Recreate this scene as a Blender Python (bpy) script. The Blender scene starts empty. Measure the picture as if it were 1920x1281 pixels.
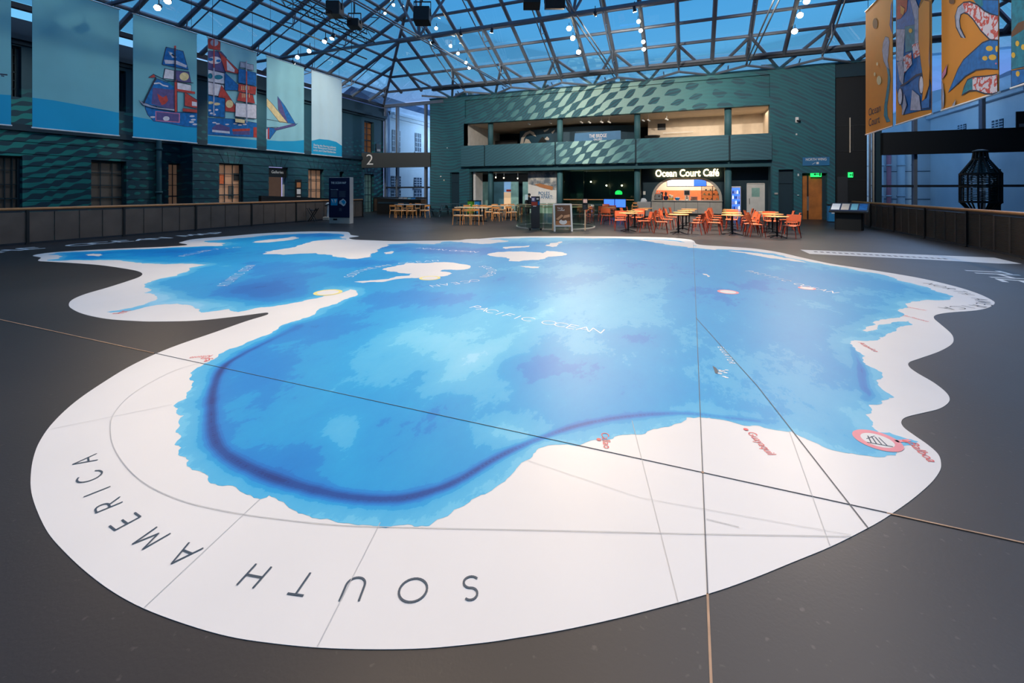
import bpy, math, random
import numpy as np
from mathutils import Vector, Matrix
from mathutils.geometry import delaunay_2d_cdt, tessellate_polygon
R = random.Random(7)
PI = math.pi
SC = bpy.context.scene
COL = SC.collection
# ------------------------------------------------------------------ camera
FPX = 834.0; HOR = 357.0; CAMH = 1.65
TH = math.atan(336/834.0); CT, ST = math.cos(TH), math.sin(TH)
cam = bpy.data.cameras.new('camera'); camo = bpy.data.objects.new('camera', cam); COL.objects.link(camo)
cam.sensor_width = 36; cam.lens = 36*FPX/1920; cam.shift_y = -(640.5-HOR)/1920
cam.clip_start = .05; cam.clip_end = 400
camo.location = (0, 0, CAMH); camo.rotation_euler = (PI/2, 0, TH)
SC.camera = camo
# ------------------------------------------------------------------ look
SC.view_settings.view_transform = 'Standard'; SC.view_settings.look = 'None'
SC.view_settings.gamma = 1; SC.view_settings.exposure = 0.5; SC.view_settings.use_curve_mapping = False
SKY_S = .86
def lin(c):
    return tuple(((v/255)/12.92 if v/255 <= .04045 else (((v/255)+.055)/1.055)**2.4) for v in c[:3])
w = bpy.data.worlds.new('dusk_sky'); SC.world = w; w.use_nodes = True
nt = w.node_tree; nt.nodes.clear()
tc = nt.nodes.new('ShaderNodeTexCoord'); sx = nt.nodes.new('ShaderNodeSeparateXYZ'); rp = nt.nodes.new('ShaderNodeValToRGB')
nz = nt.nodes.new('ShaderNodeTexNoise'); nz.inputs['Scale'].default_value = 2.2; nz.inputs['Detail'].default_value = 4
mp = nt.nodes.new('ShaderNodeMapping'); mp.inputs['Scale'].default_value = (1, 1, 4)
ad = nt.nodes.new('ShaderNodeMath'); ad.operation = 'MULTIPLY_ADD'; ad.inputs[1].default_value = .10
bg = nt.nodes.new('ShaderNodeBackground'); out = nt.nodes.new('ShaderNodeOutputWorld')
L = nt.links.new
L(tc.outputs['Generated'], sx.inputs[0]); L(tc.outputs['Generated'], mp.inputs[0]); L(mp.outputs[0], nz.inputs['Vector'])
L(nz.outputs[0], ad.inputs[0]); L(sx.outputs[2], ad.inputs[2]); L(ad.outputs[0], rp.inputs[0])
cr = rp.color_ramp
for p, c in ((0.0, (178, 176, 236)), (.2, (168, 180, 245)), (.30, (110, 185, 232)), (.42, (84, 163, 218)), (.8, (66, 142, 200))):
    e = cr.elements.new(p) if p not in (0.0,) else cr.elements[0]
    e.position = p; e.color = lin(c)+(1,)
cr.elements[len(cr.elements)-1].position = 1; cr.elements[len(cr.elements)-1].color = lin((55, 125, 185))+(1,)
L(rp.outputs[0], bg.inputs[0]); bg.inputs[1].default_value = SKY_S; L(bg.outputs[0], out.inputs[0])

# soft dusk glow from the sky beyond the back wall
sn = bpy.data.lights.new('dusk_glow', 'SUN'); sn.energy = 1.3; sn.angle = math.radians(50); sn.color = (.62, .72, 1)
so = bpy.data.objects.new('dusk_glow', sn); COL.objects.link(so); so.rotation_euler = Vector((-.36, -.65, -.67)).to_track_quat('-Z', 'Y').to_euler()
# ------------------------------------------------------------------ helpers
def ray(x, y):
    u = (x-960)/FPX
    return Vector((-ST+CT*u, CT+ST*u, (HOR-y)/FPX))
O0 = Vector((0, 0, CAMH))
def atY(x, y, Y): d = ray(x, y); return O0+d*(Y/d.y)
def atX(x, y, X): d = ray(x, y); return O0+d*(X/d.x)
def atF(x, y, z=0.0): d = ray(x, y); return O0+d*((z-CAMH)/d.z)
def F2(p): q = atF(p[0], p[1]); return (q.x, q.y)

MATS = {}
class N:
    "tiny expression wrapper around shader math nodes"
    def __init__(s, t, k): s.t, s.k = t, k
    def _op(s, o, op, rev=False):
        n = s.t.nodes.new('ShaderNodeMath'); n.operation = op
        a, b = (o, s) if rev else (s, o)
        for i, v in enumerate((a, b)):
            if isinstance(v, N): s.t.links.new(v.k, n.inputs[i])
            elif v is not None: n.inputs[i].default_value = v
        return N(s.t, n.outputs[0])
    def __add__(s, o): return s._op(o, 'ADD')
    def __radd__(s, o): return s._op(o, 'ADD')
    def __sub__(s, o): return s._op(o, 'SUBTRACT')
    def __rsub__(s, o): return s._op(o, 'SUBTRACT', True)
    def __mul__(s, o): return s._op(o, 'MULTIPLY')
    def __rmul__(s, o): return s._op(o, 'MULTIPLY')
    def __truediv__(s, o): return s._op(o, 'DIVIDE')
    def cos(s): return s._op(None, 'COSINE')
    def sin(s): return s._op(None, 'SINE')
    def exp(s): return s._op(None, 'EXPONENT')
    def abs(s): return s._op(None, 'ABSOLUTE')
    def frac(s): return s._op(None, 'FRACT')
    def min(s, o): return s._op(o, 'MINIMUM')
    def max(s, o): return s._op(o, 'MAXIMUM')
    def step(s, a, b):
        n = s.t.nodes.new('ShaderNodeMapRange'); n.interpolation_type = 'SMOOTHSTEP'
        for i, v in ((0, s), (1, a), (2, b)):
            if isinstance(v, N): s.t.links.new(v.k, n.inputs[i])
            else: n.inputs[i].default_value = v
        return N(s.t, n.outputs[0])
def newmat(name):
    m = bpy.data.materials.new(name); m.use_nodes = True; MATS[name] = m
    t = m.node_tree; b = t.nodes['Principled BSDF']; return m, t, b
def pos(t):
    g = t.nodes.new('ShaderNodeNewGeometry'); s = t.nodes.new('ShaderNodeSeparateXYZ'); t.links.new(g.outputs['Position'], s.inputs[0])
    return N(t, s.outputs[0]), N(t, s.outputs[1]), N(t, s.outputs[2]), g
def noise(t, vec, scale, detail=3, rough=.5):
    n = t.nodes.new('ShaderNodeTexNoise'); n.inputs['Scale'].default_value = scale; n.inputs['Detail'].default_value = detail
    n.inputs['Roughness'].default_value = rough
    if vec is not None: t.links.new(vec, n.inputs['Vector'])
    return N(t, n.outputs[0])
def mix(t, f, a, b):
    n = t.nodes.new('ShaderNodeMix'); n.data_type = 'RGBA'
    if isinstance(f, N): t.links.new(f.k, n.inputs[0])
    else: n.inputs[0].default_value = f
    for i, v in ((6, a), (7, b)):
        if isinstance(v, tuple): n.inputs[i].default_value = lin(v)+(1,)
        else: t.links.new(v, n.inputs[i])
    return n.outputs[2]
def mat(name, rgb, rough=.5, metal=0, emit=0, var=.06, vs=3.0, spec=.5, ecol=None, bump=0, trans=0):
    if name in MATS: return MATS[name]
    m, t, b = newmat(name)
    b.inputs['Roughness'].default_value = rough; b.inputs['Metallic'].default_value = metal
    b.inputs['Specular IOR Level'].default_value = spec
    g = t.nodes.new('ShaderNodeTexCoord')
    nn = noise(t, g.outputs['Object'], vs, 3)
    d = tuple(max(0, c*(1-var*1.5)) for c in rgb); l = tuple(min(255, c*(1+var)) for c in rgb)
    t.links.new(mix(t, nn, d, l), b.inputs['Base Color'])
    if emit:
        b.inputs['Emission Color'].default_value = lin(ecol or rgb)+(1,); b.inputs['Emission Strength'].default_value = emit
    if bump:
        bp = t.nodes.new('ShaderNodeBump'); bp.inputs['Strength'].default_value = bump; bp.inputs['Distance'].default_value = .01
        t.links.new(nn.k, bp.inputs['Height']); t.links.new(bp.outputs[0], b.inputs['Normal'])
    return m
def glassmat(name, tint, gloss=.08, rough=.02):
    m, t, b = newmat(name); t.nodes.remove(b)
    o = t.nodes['Material Output']; tr = t.nodes.new('ShaderNodeBsdfTransparent'); tr.inputs[0].default_value = lin(tint)+(1,)
    gl = t.nodes.new('ShaderNodeBsdfGlossy'); gl.inputs['Roughness'].default_value = rough
    g = t.nodes.new('ShaderNodeNewGeometry'); nn = noise(t, g.outputs['Position'], .6, 2)
    fr = t.nodes.new('ShaderNodeFresnel'); fr.inputs[0].default_value = 1.35
    fac = (nn*.4+.8)*gloss+N(t, fr.outputs[0])*.35
    mx = t.nodes.new('ShaderNodeMixShader'); t.links.new(fac.k, mx.inputs[0]); t.links.new(tr.outputs[0], mx.inputs[1]); t.links.new(gl.outputs[0], mx.inputs[2])
    t.links.new(mx.outputs[0], o.inputs[0]); return m

TF = {}
def link(o, parent=None):
    COL.objects.link(o)
    if parent is not None: o.parent = parent
    return o
def meta(o, label=None, cat=None, group=None, kind=None):
    if label: o['label'] = label
    if cat: o['category'] = cat
    if group: o['group'] = group
    if kind: o['kind'] = kind
    return o
def thing(name, label, cat, loc=(0, 0, 0), rz=0, group=None, kind=None):
    o = bpy.data.objects.new(name, None); o.location = loc; o.rotation_euler = (0, 0, rz); o.empty_display_size = .2
    link(o); meta(o, label, cat, group, kind)
    TF[o.name] = Matrix.Translation(Vector(loc)) @ Matrix.Rotation(rz, 4, 'Z'); return o
def dup(root, loc, rz=None, label=None, group=None):
    def cp(o, par):
        c = o.copy(); link(c, par)
        for ch in [k for k in o.children]: cp(ch, c)
        return c
    r = cp(root, None); r.location = loc
    if rz is not None: r.rotation_euler = (0, 0, rz)
    if label: r['label'] = label
    if group: r['group'] = group
    return r
class MB:
    def __init__(s): s.v = []; s.f = []; s.m = []; s.mats = []; s.M = Matrix.Identity(4)
    def mi(s, m):
        if m is None: return 0
        if isinstance(m, str): m = MATS[m]
        if m not in s.mats: s.mats.append(m)
        return s.mats.index(m)
    def add(s, vs, fs, m=None):
        k = len(s.v); s.v += [s.M @ Vector(p) for p in vs]; i = s.mi(m)
        for f in fs: s.f.append([k+j for j in f]); s.m.append(i)
        return s
    def box(s, x0, x1, y0, y1, z0, z1, m=None):
        x0, x1 = min(x0, x1), max(x0, x1); y0, y1 = min(y0, y1), max(y0, y1); z0, z1 = min(z0, z1), max(z0, z1)
        return s.add([(x0, y0, z0), (x1, y0, z0), (x1, y1, z0), (x0, y1, z0), (x0, y0, z1), (x1, y0, z1), (x1, y1, z1), (x0, y1, z1)],
            [(0, 3, 2, 1), (4, 5, 6, 7), (0, 1, 5, 4), (1, 2, 6, 5), (2, 3, 7, 6), (3, 0, 4, 7)], m)
    def bevbox(s, x0, x1, y0, y1, z0, z1, b, m=None):
        "box with chamfered vertical edges and top"
        x0, x1 = min(x0, x1), max(x0, x1); y0, y1 = min(y0, y1), max(y0, y1)
        def ring(i, z): return [(x0+b, y0+i, z), (x1-b, y0+i, z), (x1-i, y0+b, z), (x1-i, y1-b, z), (x1-b, y1-i, z), (x0+b, y1-i, z), (x0+i, y1-b, z), (x0+i, y0+b, z)]
        vs = ring(0, z0)+ring(0, z1-b)+ring(b*.9, z1)
        fs = [tuple(range(7, -1, -1)), tuple(range(16, 24))]
        for r in (0, 8):
            for i in range(8): j = (i+1) % 8; fs.append((r+i, r+j, r+8+j, r+8+i))
        return s.add(vs, fs, m)
    def tube(s, p, q, r, m=None, n=8, r2=None):
        p, q = Vector(p), Vector(q); d = q-p
        if d.length < 1e-6: return s
        d.normalize(); a = d.orthogonal().normalized(); b = d.cross(a); r2 = r if r2 is None else r2
        vs = [p+(a*math.cos(t)+b*math.sin(t))*r for t in [2*PI*i/n for i in range(n)]]+[q+(a*math.cos(t)+b*math.sin(t))*r2 for t in [2*PI*i/n for i in range(n)]]
        fs = [(i, (i+1) % n, n+(i+1) % n, n+i) for i in range(n)]+[tuple(range(n-1, -1, -1)), tuple(range(n, 2*n))]
        return s.add(vs, fs, m)
    def path(s, pts, r, m=None, n=8):
        for a, b in zip(pts[:-1], pts[1:]): s.tube(a, b, r, m, n)
        return s
    def bar(s, p, q, wx, wz, m=None):
        "rectangular bar from p to q, wz measured upward"
        p, q = Vector(p), Vector(q); d = (q-p).normalized(); up = Vector((0, 0, 1))
        if abs(d.z) > .95: up = Vector((0, 1, 0))
        a = d.cross(up).normalized()*wx/2; b = a.cross(d).normalized()*wz/2
        vs = [c+sa*a+sb*b for c in (p, q) for sa, sb in ((-1, -1), (1, -1), (1, 1), (-1, 1))]
        return s.add(vs, [(0, 1, 2, 3), (7, 6, 5, 4), (0, 4, 5, 1), (1, 5, 6, 2), (2, 6, 7, 3), (3, 7, 4, 0)], m)
    def lathe(s, prof, c=(0, 0, 0), n=24, m=None, a0=0, a1=2*PI, cap=True):
        full = abs(a1-a0-2*PI) < 1e-6; k = n if full else n+1
        vs = [(c[0]+r*math.cos(a0+(a1-a0)*i/n), c[1]+r*math.sin(a0+(a1-a0)*i/n), c[2]+z) for r, z in prof for i in range(k)]
        fs = []
        for j in range(len(prof)-1):
            for i in range(n):
                i2 = (i+1) % k if full else i+1
                fs.append((j*k+i, j*k+i2, (j+1)*k+i2, (j+1)*k+i))
        if full and cap:
            fs.append(tuple(range(k-1, -1, -1))); fs.append(tuple(range((len(prof)-1)*k, len(prof)*k)))
        return s.add(vs, fs, m)
    def poly(s, pts, m=None):
        pts = [Vector(p) for p in pts]; k = tessellate_polygon([pts])
        return s.add(pts, [tuple(t) for t in k], m)
    def slab(s, pts, off, m=None):
        "polygon (list of 3D points) extruded by vector off"
        pts = [Vector(p) for p in pts]; off = Vector(off); n = len(pts)
        k = tessellate_polygon([pts])
        vs = pts+[p+off for p in pts]
        fs = [tuple(t) for t in k]+[tuple(n+i for i in t[::-1]) for t in k]+[(i, (i+1) % n, n+(i+1) % n, n+i) for i in range(n)]
        return s.add(vs, fs, m)
    def ball(s, c, r, m=None, n=10, sc=(1, 1, 1)):
        vs = []; fs = []
        for j in range(n+1):
            a = PI*j/n
            for i in range(n*2): b = PI*i/n; vs.append((c[0]+r*sc[0]*math.sin(a)*math.cos(b), c[1]+r*sc[1]*math.sin(a)*math.sin(b), c[2]+r*sc[2]*math.cos(a)))
        k = 2*n
        for j in range(n):
            for i in range(k): fs.append((j*k+i, j*k+(i+1) % k, (j+1)*k+(i+1) % k, (j+1)*k+i))
        return s.add(vs, fs, m)
    def build(s, name, m=None, parent=None, world=True, smooth=False, label=None, cat=None, group=None, kind=None, loc=None):
        vs = s.v
        if parent is not None and world: I = TF[parent.name].inverted(); vs = [I @ p for p in vs]
        if parent is None and loc is None and vs:
            xs = [p.x for p in vs]; ys = [p.y for p in vs]; zs = [p.z for p in vs]
            loc = ((min(xs)+max(xs))/2, (min(ys)+max(ys))/2, min(zs))
        if loc is not None and parent is None: l = Vector(loc); vs = [p-l for p in vs]
        me = bpy.data.meshes.new(name); me.from_pydata([tuple(p) for p in vs], [], s.f)
        if m is not None and not s.mats: s.mi(m)
        for k in s.mats: me.materials.append(k)
        if s.m: me.polygons.foreach_set('material_index', s.m)
        me.polygons.foreach_set('use_smooth', [smooth]*len(me.polygons)); me.update()
        o = bpy.data.objects.new(name, me); link(o, parent)
        if loc is not None and parent is None: o.location = loc
        TF[o.name] = TF[parent.name].copy() if parent is not None else Matrix.Translation(Vector(loc or (0, 0, 0)))
        meta(o, label, cat, group, kind); return o
def struct(name, mb, m=None, smooth=False): return mb.build(name, m, kind='structure', smooth=smooth)

# ---- lettering from the built-in font, as mesh data
FT = {}
def glyphs(text, bold=0.0):
    k = (text, bold)
    if k not in FT:
        c = bpy.data.curves.new('t', 'FONT'); c.body = text; c.size = 1; c.align_x = 'CENTER'; c.align_y = 'CENTER'; c.offset = bold; c.resolution_u = 3
        o = bpy.data.objects.new('t', c); COL.objects.link(o); dg = bpy.context.evaluated_depsgraph_get(); dg.update()
        me = bpy.data.meshes.new_from_object(o.evaluated_get(dg))
        FT[k] = ([tuple(v.co) for v in me.vertices], [tuple(p.vertices) for p in me.polygons])
        bpy.data.objects.remove(o); bpy.data.meshes.remove(me)
    return FT[k]
def ftext(mb, text, c, right, up, h, m=None, bold=0.0, sx=1.0, fit=None):
    "text centred at c; h = letter size; fit = total width"
    vs, fs = glyphs(text, bold); right = Vector(right).normalized(); up = Vector(up).normalized(); c = Vector(c)
    if not vs: return
    if fit:
        wd = max(v[0] for v in vs)-min(v[0] for v in vs); sx = fit/(wd*h)
    mb.add([c+right*(v[0]*h*sx)+up*(v[1]*h) for v in vs], fs, m)

# ---- single-stroke capitals for the thin floor lettering
def arc(cx, cy, rx, ry, a0, a1, n=14): return [(cx+rx*math.cos(math.radians(a0+(a1-a0)*i/n)), cy+ry*math.sin(math.radians(a0+(a1-a0)*i/n))) for i in range(n+1)]
GL = {
 'A': (.84, [[(0, 0), (.42, 1), (.84, 0)], [(.15, .36), (.69, .36)]]),
 'B': (.6, [[(0, 0), (0, 1), (.3, 1)]+arc(.3, .76, .24, .24, 90, -90, 8)+[(0, .52)], [(.3, .52)]+arc(.32, .26, .26, .26, 90, -90, 8)+[(0, 0)]]),
 'C': (.88, [arc(.5, .5, .5, .5, 45, 315, 20)]),
 'D': (.78, [[(0, 0), (0, 1), (.28, 1)]+arc(.28, .5, .5, .5, 90, -90)+[(0, 0)]]),
 'E': (.55, [[(.55, 1), (0, 1), (0, 0), (.55, 0)], [(0, .53), (.5, .53)]]),
 'F': (.5, [[(.5, 1), (0, 1), (0, 0)], [(0, .53), (.46, .53)]]),
 'H': (.72, [[(0, 0), (0, 1)], [(.72, 0), (.72, 1)], [(0, .52), (.72, .52)]]),
 'I': (.05, [[(0.02, 0), (0.02, 1)]]),
 'L': (.48, [[(0, 1), (0, 0), (.48, 0)]]),
 'M': (.95, [[(0, 0), (.12, 1), (.475, .2), (.83, 1), (.95, 0)]]),
 'N': (.75, [[(0, 0), (0, 1), (.75, 0), (.75, 1)]]),
 'O': (1., [arc(.5, .5, .5, .5, 0, 360, 28)]),
 'P': (.55, [[(0, 0), (0, 1), (.28, 1)]+arc(.28, .74, .26, .26, 90, -90, 10)+[(0, .48)]]),
 'Q': (1., [arc(.5, .5, .5, .5, 0, 360, 28), [(.6, .3), (.95, -.05)]]),
 'R': (.58, [[(0, 0), (0, 1), (.28, 1)]+arc(.28, .74, .26, .26, 90, -90, 10)+[(0, .48)], [(.26, .48), (.58, 0)]]),
 'S': (.55, [arc(.28, .75, .24, .25, 50, 270, 14)+arc(.28, .25, .27, .25, 90, -140, 14)]),
 'T': (.62, [[(0, 1), (.62, 1)], [(.31, 1), (.31, 0)]]),
 'U': (.7, [[(0, 1), (0, .35)]+arc(.35, .35, .35, .35, 180, 360, 14)+[(.7, 1)]]),
}
def stroke(mb, pts, wd, z, m=None):
    h = wd/2
    for i, (a, b) in enumerate(zip(pts[:-1], pts[1:])):
        a, b = Vector(a), Vector(b); d = b-a
        if d.length < 1e-6: continue
        d.normalize(); n = Vector((-d.y, d.x))*h; e = d*h*.6
        q = [a-n-e, b-n+e, b+n+e, a+n-e]; zz = z+(i % 7)*.00004
        mb.add([(p.x, p.y, zz) for p in q], [(0, 1, 2, 3)], m)
def letter(mb, ch, base, up, h, wt, z, m=None, wid=1.0):
    w_, st = GL[ch]; up = Vector(up).normalized(); rt = Vector((up.y, -up.x)); base = Vector(base)
    for k, s_ in enumerate(st): stroke(mb, [base+rt*((p[0]-w_/2)*h*wid)+up*(p[1]*h) for p in s_], wt, z+k*.0003, m)
def text_along(mb, text, pxs, h, wt, z, m=None, wid=1.0, even=True):
    P = [Vector(F2(p)) for p in pxs]; L_ = [0]
    for a, b in zip(P[:-1], P[1:]): L_.append(L_[-1]+(b-a).length)
    def at(s):
        s = max(0, min(L_[-1]-1e-6, s))
        for i in range(len(P)-1):
            if s <= L_[i+1]: return P[i].lerp(P[i+1], (s-L_[i])/(L_[i+1]-L_[i]))
        return P[-1]
    n = len(text)
    for i, ch in enumerate(text):
        if ch == ' ': continue
        s = L_[-1]*(i+.5)/n; e = L_[-1]*.06
        a, b = at(s-e), at(s+e); d = (b-a).normalized()
        letter(mb, ch, at(s), (-d.y, d.x), h, wt, z, m, wid)
# ------------------------------------------------------------------ lights of the hall
def lamp_light(name, loc, target, energy, size_deg, col=(1, .80, .58), blend=.7, rad=.12, parent=None):
    l = bpy.data.lights.new(name, 'SPOT'); l.energy = energy; l.color = col; l.spot_size = math.radians(size_deg); l.spot_blend = blend; l.shadow_soft_size = rad
    o = bpy.data.objects.new(name, l); COL.objects.link(o)
    o.location = loc; d = Vector(target)-Vector(loc); o.rotation_euler = d.to_track_quat('-Z', 'Y').to_euler(); return o
def area_light(name, loc, rot, sx_, sy_, energy, col=(1, .85, .68)):
    l = bpy.data.lights.new(name, 'AREA'); l.shape = 'RECTANGLE'; l.size = sx_; l.size_y = sy_; l.energy = energy; l.color = col
    o = bpy.data.objects.new(name, l); COL.objects.link(o); o.location = loc; o.rotation_euler = rot; return o
WARM = (1, .74, .48)
# ------------------------------------------------------------------ materials
mat('teal', (34, 84, 96), .7, var=.05, vs=.5); mat('teal_dark', (14, 48, 62), .7); mat('teal_soft', (60, 104, 112), .6)
mat('navy', (6, 18, 60), .5); mat('black', (16, 17, 19), .5); mat('charcoal', (44, 45, 48), .55); mat('ink', (8, 10, 12), .6)
mat('steel', (104, 114, 126), .45, .2); mat('steel_dark', (40, 46, 54), .5, .3); mat('chrome', (170, 170, 168), .3, .8)
mat('white', (226, 224, 220), .6); mat('cream', (206, 190, 170), .7); mat('stone', (176, 170, 162), .7)
mat('oak', (224, 152, 84), .45, vs=12, var=.12); mat('oak_rail', (196, 132, 78), .4, vs=6, var=.1); mat('oak_pale', (226, 196, 158), .45)
mat('orange', (204, 98, 58), .4, var=.05); mat('orange_dark', (166, 58, 34), .45); mat('picnic', (52, 74, 84), .6)
mat('green_bin', (80, 150, 40), .5); mat('blue_bin', (40, 130, 185), .5); mat('red', (196, 50, 44), .5); mat('lettering_red', (226, 92, 92), .5)
mat('map_white', (222, 222, 220), .42, var=.015, vs=1.5); mat('map_ink', (44, 66, 84), .5); mat('seam', (186, 188, 188), .6); mat('seam_dark', (84, 88, 94), .6)
mat('joint', (176, 142, 112), .6, var=.25, vs=8); mat('ring_pink', (232, 140, 150), .5); mat('ring_yellow', (232, 220, 130), .5); mat('map_letter', (232, 242, 250), .5)
mat('lamp_lens', (255, 236, 205), .3, emit=60, var=0); mat('lamp_soft', (255, 226, 180), .3, emit=14, var=0)
mat('sign_blue', (38, 112, 160), .5); mat('screen_white', (235, 240, 255), .3, emit=1.6, var=.02); mat('screen_blue', (60, 110, 235), .3, emit=1.1, var=.1, vs=9)
mat('exit_green', (40, 230, 110), .4, emit=1.0, var=.02); mat('sign_glow', (255, 226, 170), .4, emit=3.2, var=0)
mat('brick_orange', (214, 110, 66), .5, var=.14, vs=10); mat('pink_wall', (240, 196, 178), .6); mat('tan', (200, 150, 110), .6)
mat('pale_blue_ext', (244, 246, 248), .8, var=.05, vs=.8); mat('ext_trim', (240, 242, 248), .7); mat('ext_dark', (60, 76, 92), .5); mat('slate', (96, 108, 128), .8, var=.1, vs=4)
mat('door_wood', (176, 104, 44), .5, vs=2, var=.3); mat('blind', (92, 88, 84), .8); mat('room_warm', (190, 146, 116), .7, emit=.07); mat('room_wood', (166, 108, 64), .6, emit=.06)
mat('panel_ice', (70, 112, 124), .6, emit=.04, vs=.9, var=.4); mat('pale_green', (128, 168, 160), .6, emit=.06, vs=2, var=.3)
mat('bridge_dark', (12, 28, 34), .6); mat('deep_green', (14, 44, 40), .35); mat('yellow', (216, 168, 60), .6)
glassmat('roof_glass', (214, 236, 246), .04); glassmat('wall_glass', (206, 226, 240), .05); glassmat('clear_glass', (225, 240, 232), .05); glassmat('dark_glass', (70, 96, 90), .05)

# floor: dark grey vinyl with faint mottling
m, t, b = newmat('floor_vinyl'); X, Y, Z, g = pos(t)
n1 = noise(t, g.outputs['Position'], .35, 4); n2 = noise(t, g.outputs['Position'], 26, 2)
c1 = mix(t, n1, (32, 30, 31), (47, 44, 44)); c2 = mix(t, n2.step(.66, .76)*.35, c1, (96, 90, 86)); t.links.new(c2, b.inputs['Base Color'])
rr = n1*.16+.34; t.links.new(rr.k, b.inputs['Roughness']); b.inputs['Specular IOR Level'].default_value = .4
bp = t.nodes.new('ShaderNodeBump'); bp.inputs['Strength'].default_value = .12; bp.inputs['Distance'].default_value = .004
t.links.new(noise(t, g.outputs['Position'], 60, 2).k, bp.inputs['Height']); t.links.new(bp.outputs[0], b.inputs['Normal'])

# ocean: printed depth tints
m, t, b = newmat('map_ocean'); X, Y, Z, g = pos(t)
at_ = t.nodes.new('ShaderNodeAttribute'); at_.attribute_name = 'depth'; dp = N(t, at_.outputs['Fac'])
mpn = t.nodes.new('ShaderNodeMapping'); mpn.inputs['Scale'].default_value = (1.6, .8, 1); mpn.inputs['Rotation'].default_value = (0, 0, .7); t.links.new(g.outputs['Position'], mpn.inputs[0])
a = noise(t, mpn.outputs[0], 1.3, 8, .72); fine = noise(t, mpn.outputs[0], 9, 4, .7)
patch = (a-.5)*.42; grain = (fine-.5)*.10
d2 = dp+patch+grain+(noise(t, g.outputs['Position'], .5, 3)-.5)*.10
q2 = d2*8; st = (q2-q2.frac()+q2.frac().step(.42, .58))/8; d2 = st*.62+d2*.38
rp = t.nodes.new('ShaderNodeValToRGB'); t.links.new(d2.k, rp.inputs[0]); cr = rp.color_ramp
cr.elements[0].position = 0; cr.elements[0].color = lin((136, 202, 230))+(1,); cr.elements[1].position = 1; cr.elements[1].color = lin((0, 52, 126))+(1,)
for p, c in ((.16, (92, 186, 222)), (.34, (22, 156, 212)), (.50, (0, 128, 202)), (.66, (0, 104, 186)), (.82, (0, 78, 156))):
    e = cr.elements.new(p); e.color = lin(c)+(1,)
t.links.new(rp.outputs[0], b.inputs['Base Color']); b.inputs['Roughness'].default_value = .46; b.inputs['Specular IOR Level'].default_value = .26
bp = t.nodes.new('ShaderNodeBump'); bp.inputs['Strength'].default_value = .08; bp.inputs['Distance'].default_value = .004
t.links.new(fine.k, bp.inputs['Height']); t.links.new(bp.outputs[0], b.inputs['Normal'])

# painted murals
def mural(name, base, low, high, U, V, pu, pv, thr, weight, hi_w, dots=0, lines=None, amp=.85):
    m, t, b = newmat(name); X, Y, Z, g = pos(t)
    wv = noise(t, g.outputs['Position'], .7, 2)
    psi = U(X, Y, Z)+(wv-.5)*.5; al = V(X, Y, Z)+(noise(t, g.outputs['Position'], .8, 2)-.5)*.8
    f = (psi*(2*PI/pu)).cos()+(al*(2*PI/pv)).cos()*amp
    th = thr(X, Y, Z)
    mask = f.step(th-.12, th+.12)*weight(X, Y, Z)
    if dots: mask = mask*(1-((X*(2*PI/dots)).cos()*(Z*(2*PI/dots)).cos()).abs().step(.3, .7)*hi_w(X, Y, Z)*.55)
    colr = mix(t, hi_w(X, Y, Z), low, high); basec = base
    if lines:
        ln = (psi*(2*PI/lines[0])).cos().step(.1, .7)*lines[1]
        basec = mix(t, ln, base, lines[2])
    t.links.new(mix(t, mask, basec, colr), b.inputs['Base Color']); b.inputs['Roughness'].default_value = .7; return m
def gauss(e, c, s): q = (e-c)/s; return (q*q*-1).exp()
mural('mural_front', (42, 80, 92), (24, 114, 120), (176, 210, 198),
    lambda X, Y, Z: Z-((X+8)/6).sin()*5.0, lambda X, Y, Z: X*.9+Z*.35, .72, 1.15,
    lambda X, Y, Z: (-.1-(X+5)*.09).max(-.5).min(.75), lambda X, Y, Z: gauss(X, -5, 9.5).max(.16), lambda X, Y, Z: gauss(X, -6, 4.6), .13, (.22, .6, (34, 112, 122)))
mural('mural_balcony', (50, 90, 102), (34, 132, 140), (168, 208, 198),
    lambda X, Y, Z: Z-((X+7)/6).sin()*4.6, lambda X, Y, Z: X*.9+Z*.5, .62, 1.05,
    lambda X, Y, Z: .1-(X+5)*.1, lambda X, Y, Z: gauss(X, -6.0, 2.9), lambda X, Y, Z: gauss(X, -6.5, 2.6), 0, (.2, .45, (56, 116, 128)))
mural('mural_left', (16, 62, 76), (12, 104, 108), (16, 128, 124),
    lambda X, Y, Z: Z+(Y*.32).sin()*1.0, lambda X, Y, Z: Y+(Z+(Y*.32).sin())*.78, .34, .53,
    lambda X, Y, Z: (Y*.55).sin()*.5+.45, lambda X, Y, Z: (5.9-Z).step(0, 1.2)*((Y*.24).sin()*.5+.65), lambda X, Y, Z: (Y*.2).sin()*.5+.5, 0, None, .6)
MATS['map_white'].node_tree.nodes['Principled BSDF'].inputs['Specular IOR Level'].default_value = .4

# ------------------------------------------------------------------ floor
DZ = -3.4
mb = MB()
mb.box(-18.9, 7.48, -9, 36, -.35, 0); mb.box(-23.1, -18.9, 22.2, 36, -.35, 0); mb.box(7.48, 15.5, 27.6, 36, -.35, 0)
struct('floor', mb, 'floor_vinyl')
mb = MB(); mb.box(-26, 18, -9, 36, DZ-.2, DZ); struct('floor_lower', mb, 'charcoal')

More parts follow.
